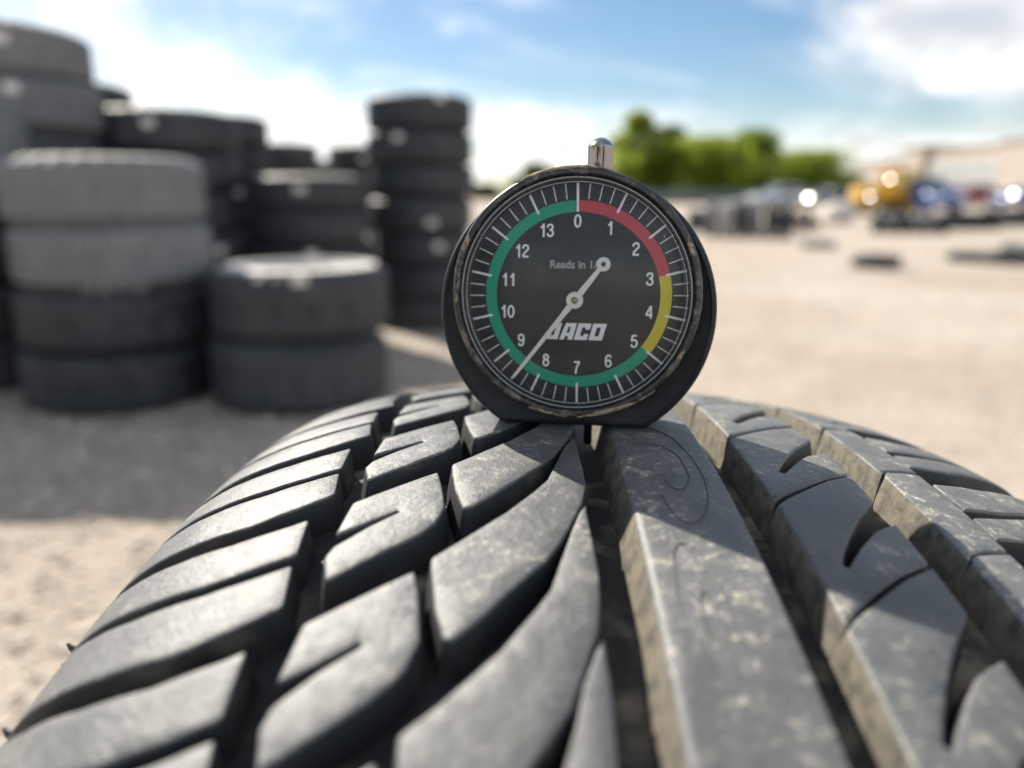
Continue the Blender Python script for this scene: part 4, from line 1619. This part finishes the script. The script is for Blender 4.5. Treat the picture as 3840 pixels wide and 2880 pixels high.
# ================================================================ trees
def tree(loc, H, Wd, lm, label, seed, lobes=9, leaves=9000, low=0.2):
    rr = random.Random(seed)
    t_ = empty('broadleaf_tree', loc, label, 'tree', 'trees beyond the yard')
    bm = bmesh.new()
    tube(bm, [(0, 0, 0), (0.05, 0, H * 0.25), (0.0, 0.1, H * 0.5), (0.1, 0, H * 0.8)], [H * 0.035, H * 0.027, H * 0.018, H * 0.006], 10)
    for i in range(6):
        a = rr.uniform(0, 6.28)
        z0 = H * rr.uniform(0.25, 0.55)
        l_ = Wd * rr.uniform(0.25, 0.42)
        tube(bm, [(0, 0, z0), (math.cos(a) * l_ * 0.5, math.sin(a) * l_ * 0.5, z0 + H * 0.12), (math.cos(a) * l_, math.sin(a) * l_, z0 + H * 0.22)], [H * 0.014, H * 0.009, H * 0.004], 7)
    bm_obj('trunk', bm, M['bark'], t_)
    cl = []
    for i in range(lobes):
        a = rr.uniform(0, 6.28)
        z = rr.uniform(low + 0.12, 0.88)
        w_ = math.sin(math.pi * min(1, max(0.15, (z - low) / (1 - low) * 0.75 + 0.2))) * Wd * 0.5
        d = w_ * rr.uniform(0.2, 0.75)
        cl.append((math.cos(a) * d, math.sin(a) * d, z * H, Wd * rr.uniform(0.20, 0.30)))
    cl.append((0, 0, 0.86 * H, Wd * 0.2))
    vs_, fs_, mi = [], [], []
    for i in range(leaves):
        cx0, cy0, cz0, cr = rr.choice(cl)
        d = Vector((rr.gauss(0, 1), rr.gauss(0, 1), rr.gauss(0, 1))).normalized() * cr * rr.random() ** 0.4
        q = Vector((cx0, cy0, cz0)) + Vector((d.x, d.y, d.z * 0.85))
        if q.z > H * 1.03 or q.z < 0.3:
            continue
        s = (0.10 + H * 0.016) * rr.uniform(0.7, 1.6)
        a = Vector((rr.gauss(0, 1), rr.gauss(0, 1), rr.gauss(0, 0.7))).normalized()
        b_ = a.orthogonal().normalized()
        o0 = len(vs_)
        vs_ += [q - a * s, q + b_ * s * 0.6, q + a * s, q - b_ * s * 0.6]
        fs_.append((o0, o0 + 1, o0 + 2, o0 + 3))
        mi.append(0 if rr.random() < 0.7 else 1)
    ms = {'light': ('leaf_light', 'leaf_mid'), 'mid': ('leaf_mid', 'leaf_light'), 'dark': ('leaf_dark', 'leaf_mid')}[lm]
    o = mesh('crown', vs_, fs_, [M[ms[0]], M[ms[1]]], t_, smooth=False)
    o.data.polygons.foreach_set('material_index', mi)
    return t_


def tree_px(pxc, pxw, py_top, Y, lm, label, seed, **kw):
    q = ground_at(pxc, Y)
    s = Y / FPX / math.cos(PITCH) * 1.0
    H = at_depth(pxc, py_top, Y).z
    return tree(q, H, pxw * s * 1.0, lm, label, seed, **kw)


tree_px(2385, 270, 415, 80, 'light', 'tallest bright green tree directly right of the chrome plunger', 1, low=0.1)
tree_px(2500, 230, 478, 86, 'dark', 'dark green tree between the tallest and the spreading lime tree', 2, low=0.1)
tree_px(2650, 360, 520, 78, 'light', 'spreading lime green tree in the middle of the tree line', 3, low=0.05)
tree_px(2800, 300, 490, 84, 'mid', 'rounded green tree behind the spreading lime one', 4, low=0.05)
tree_px(3030, 380, 570, 78, 'light', 'low wide green tree nearest the beige warehouse', 5, low=0.03)
tree_px(2915, 220, 590, 88, 'mid', 'round green tree filling the gap before the low wide one', 9, low=0.05)
tree_px(3165, 180, 650, 84, 'dark', 'small dark bush at the end of the beige warehouse', 8, low=0.03)
tree_px(2000, 200, 615, 90, 'dark', 'dark tree top showing above the gauge rim left of the plunger', 6, low=0.1)
tree_px(1830, 130, 690, 95, 'dark', 'low dark bush between the tire tower and the gauge', 7, low=0.05)
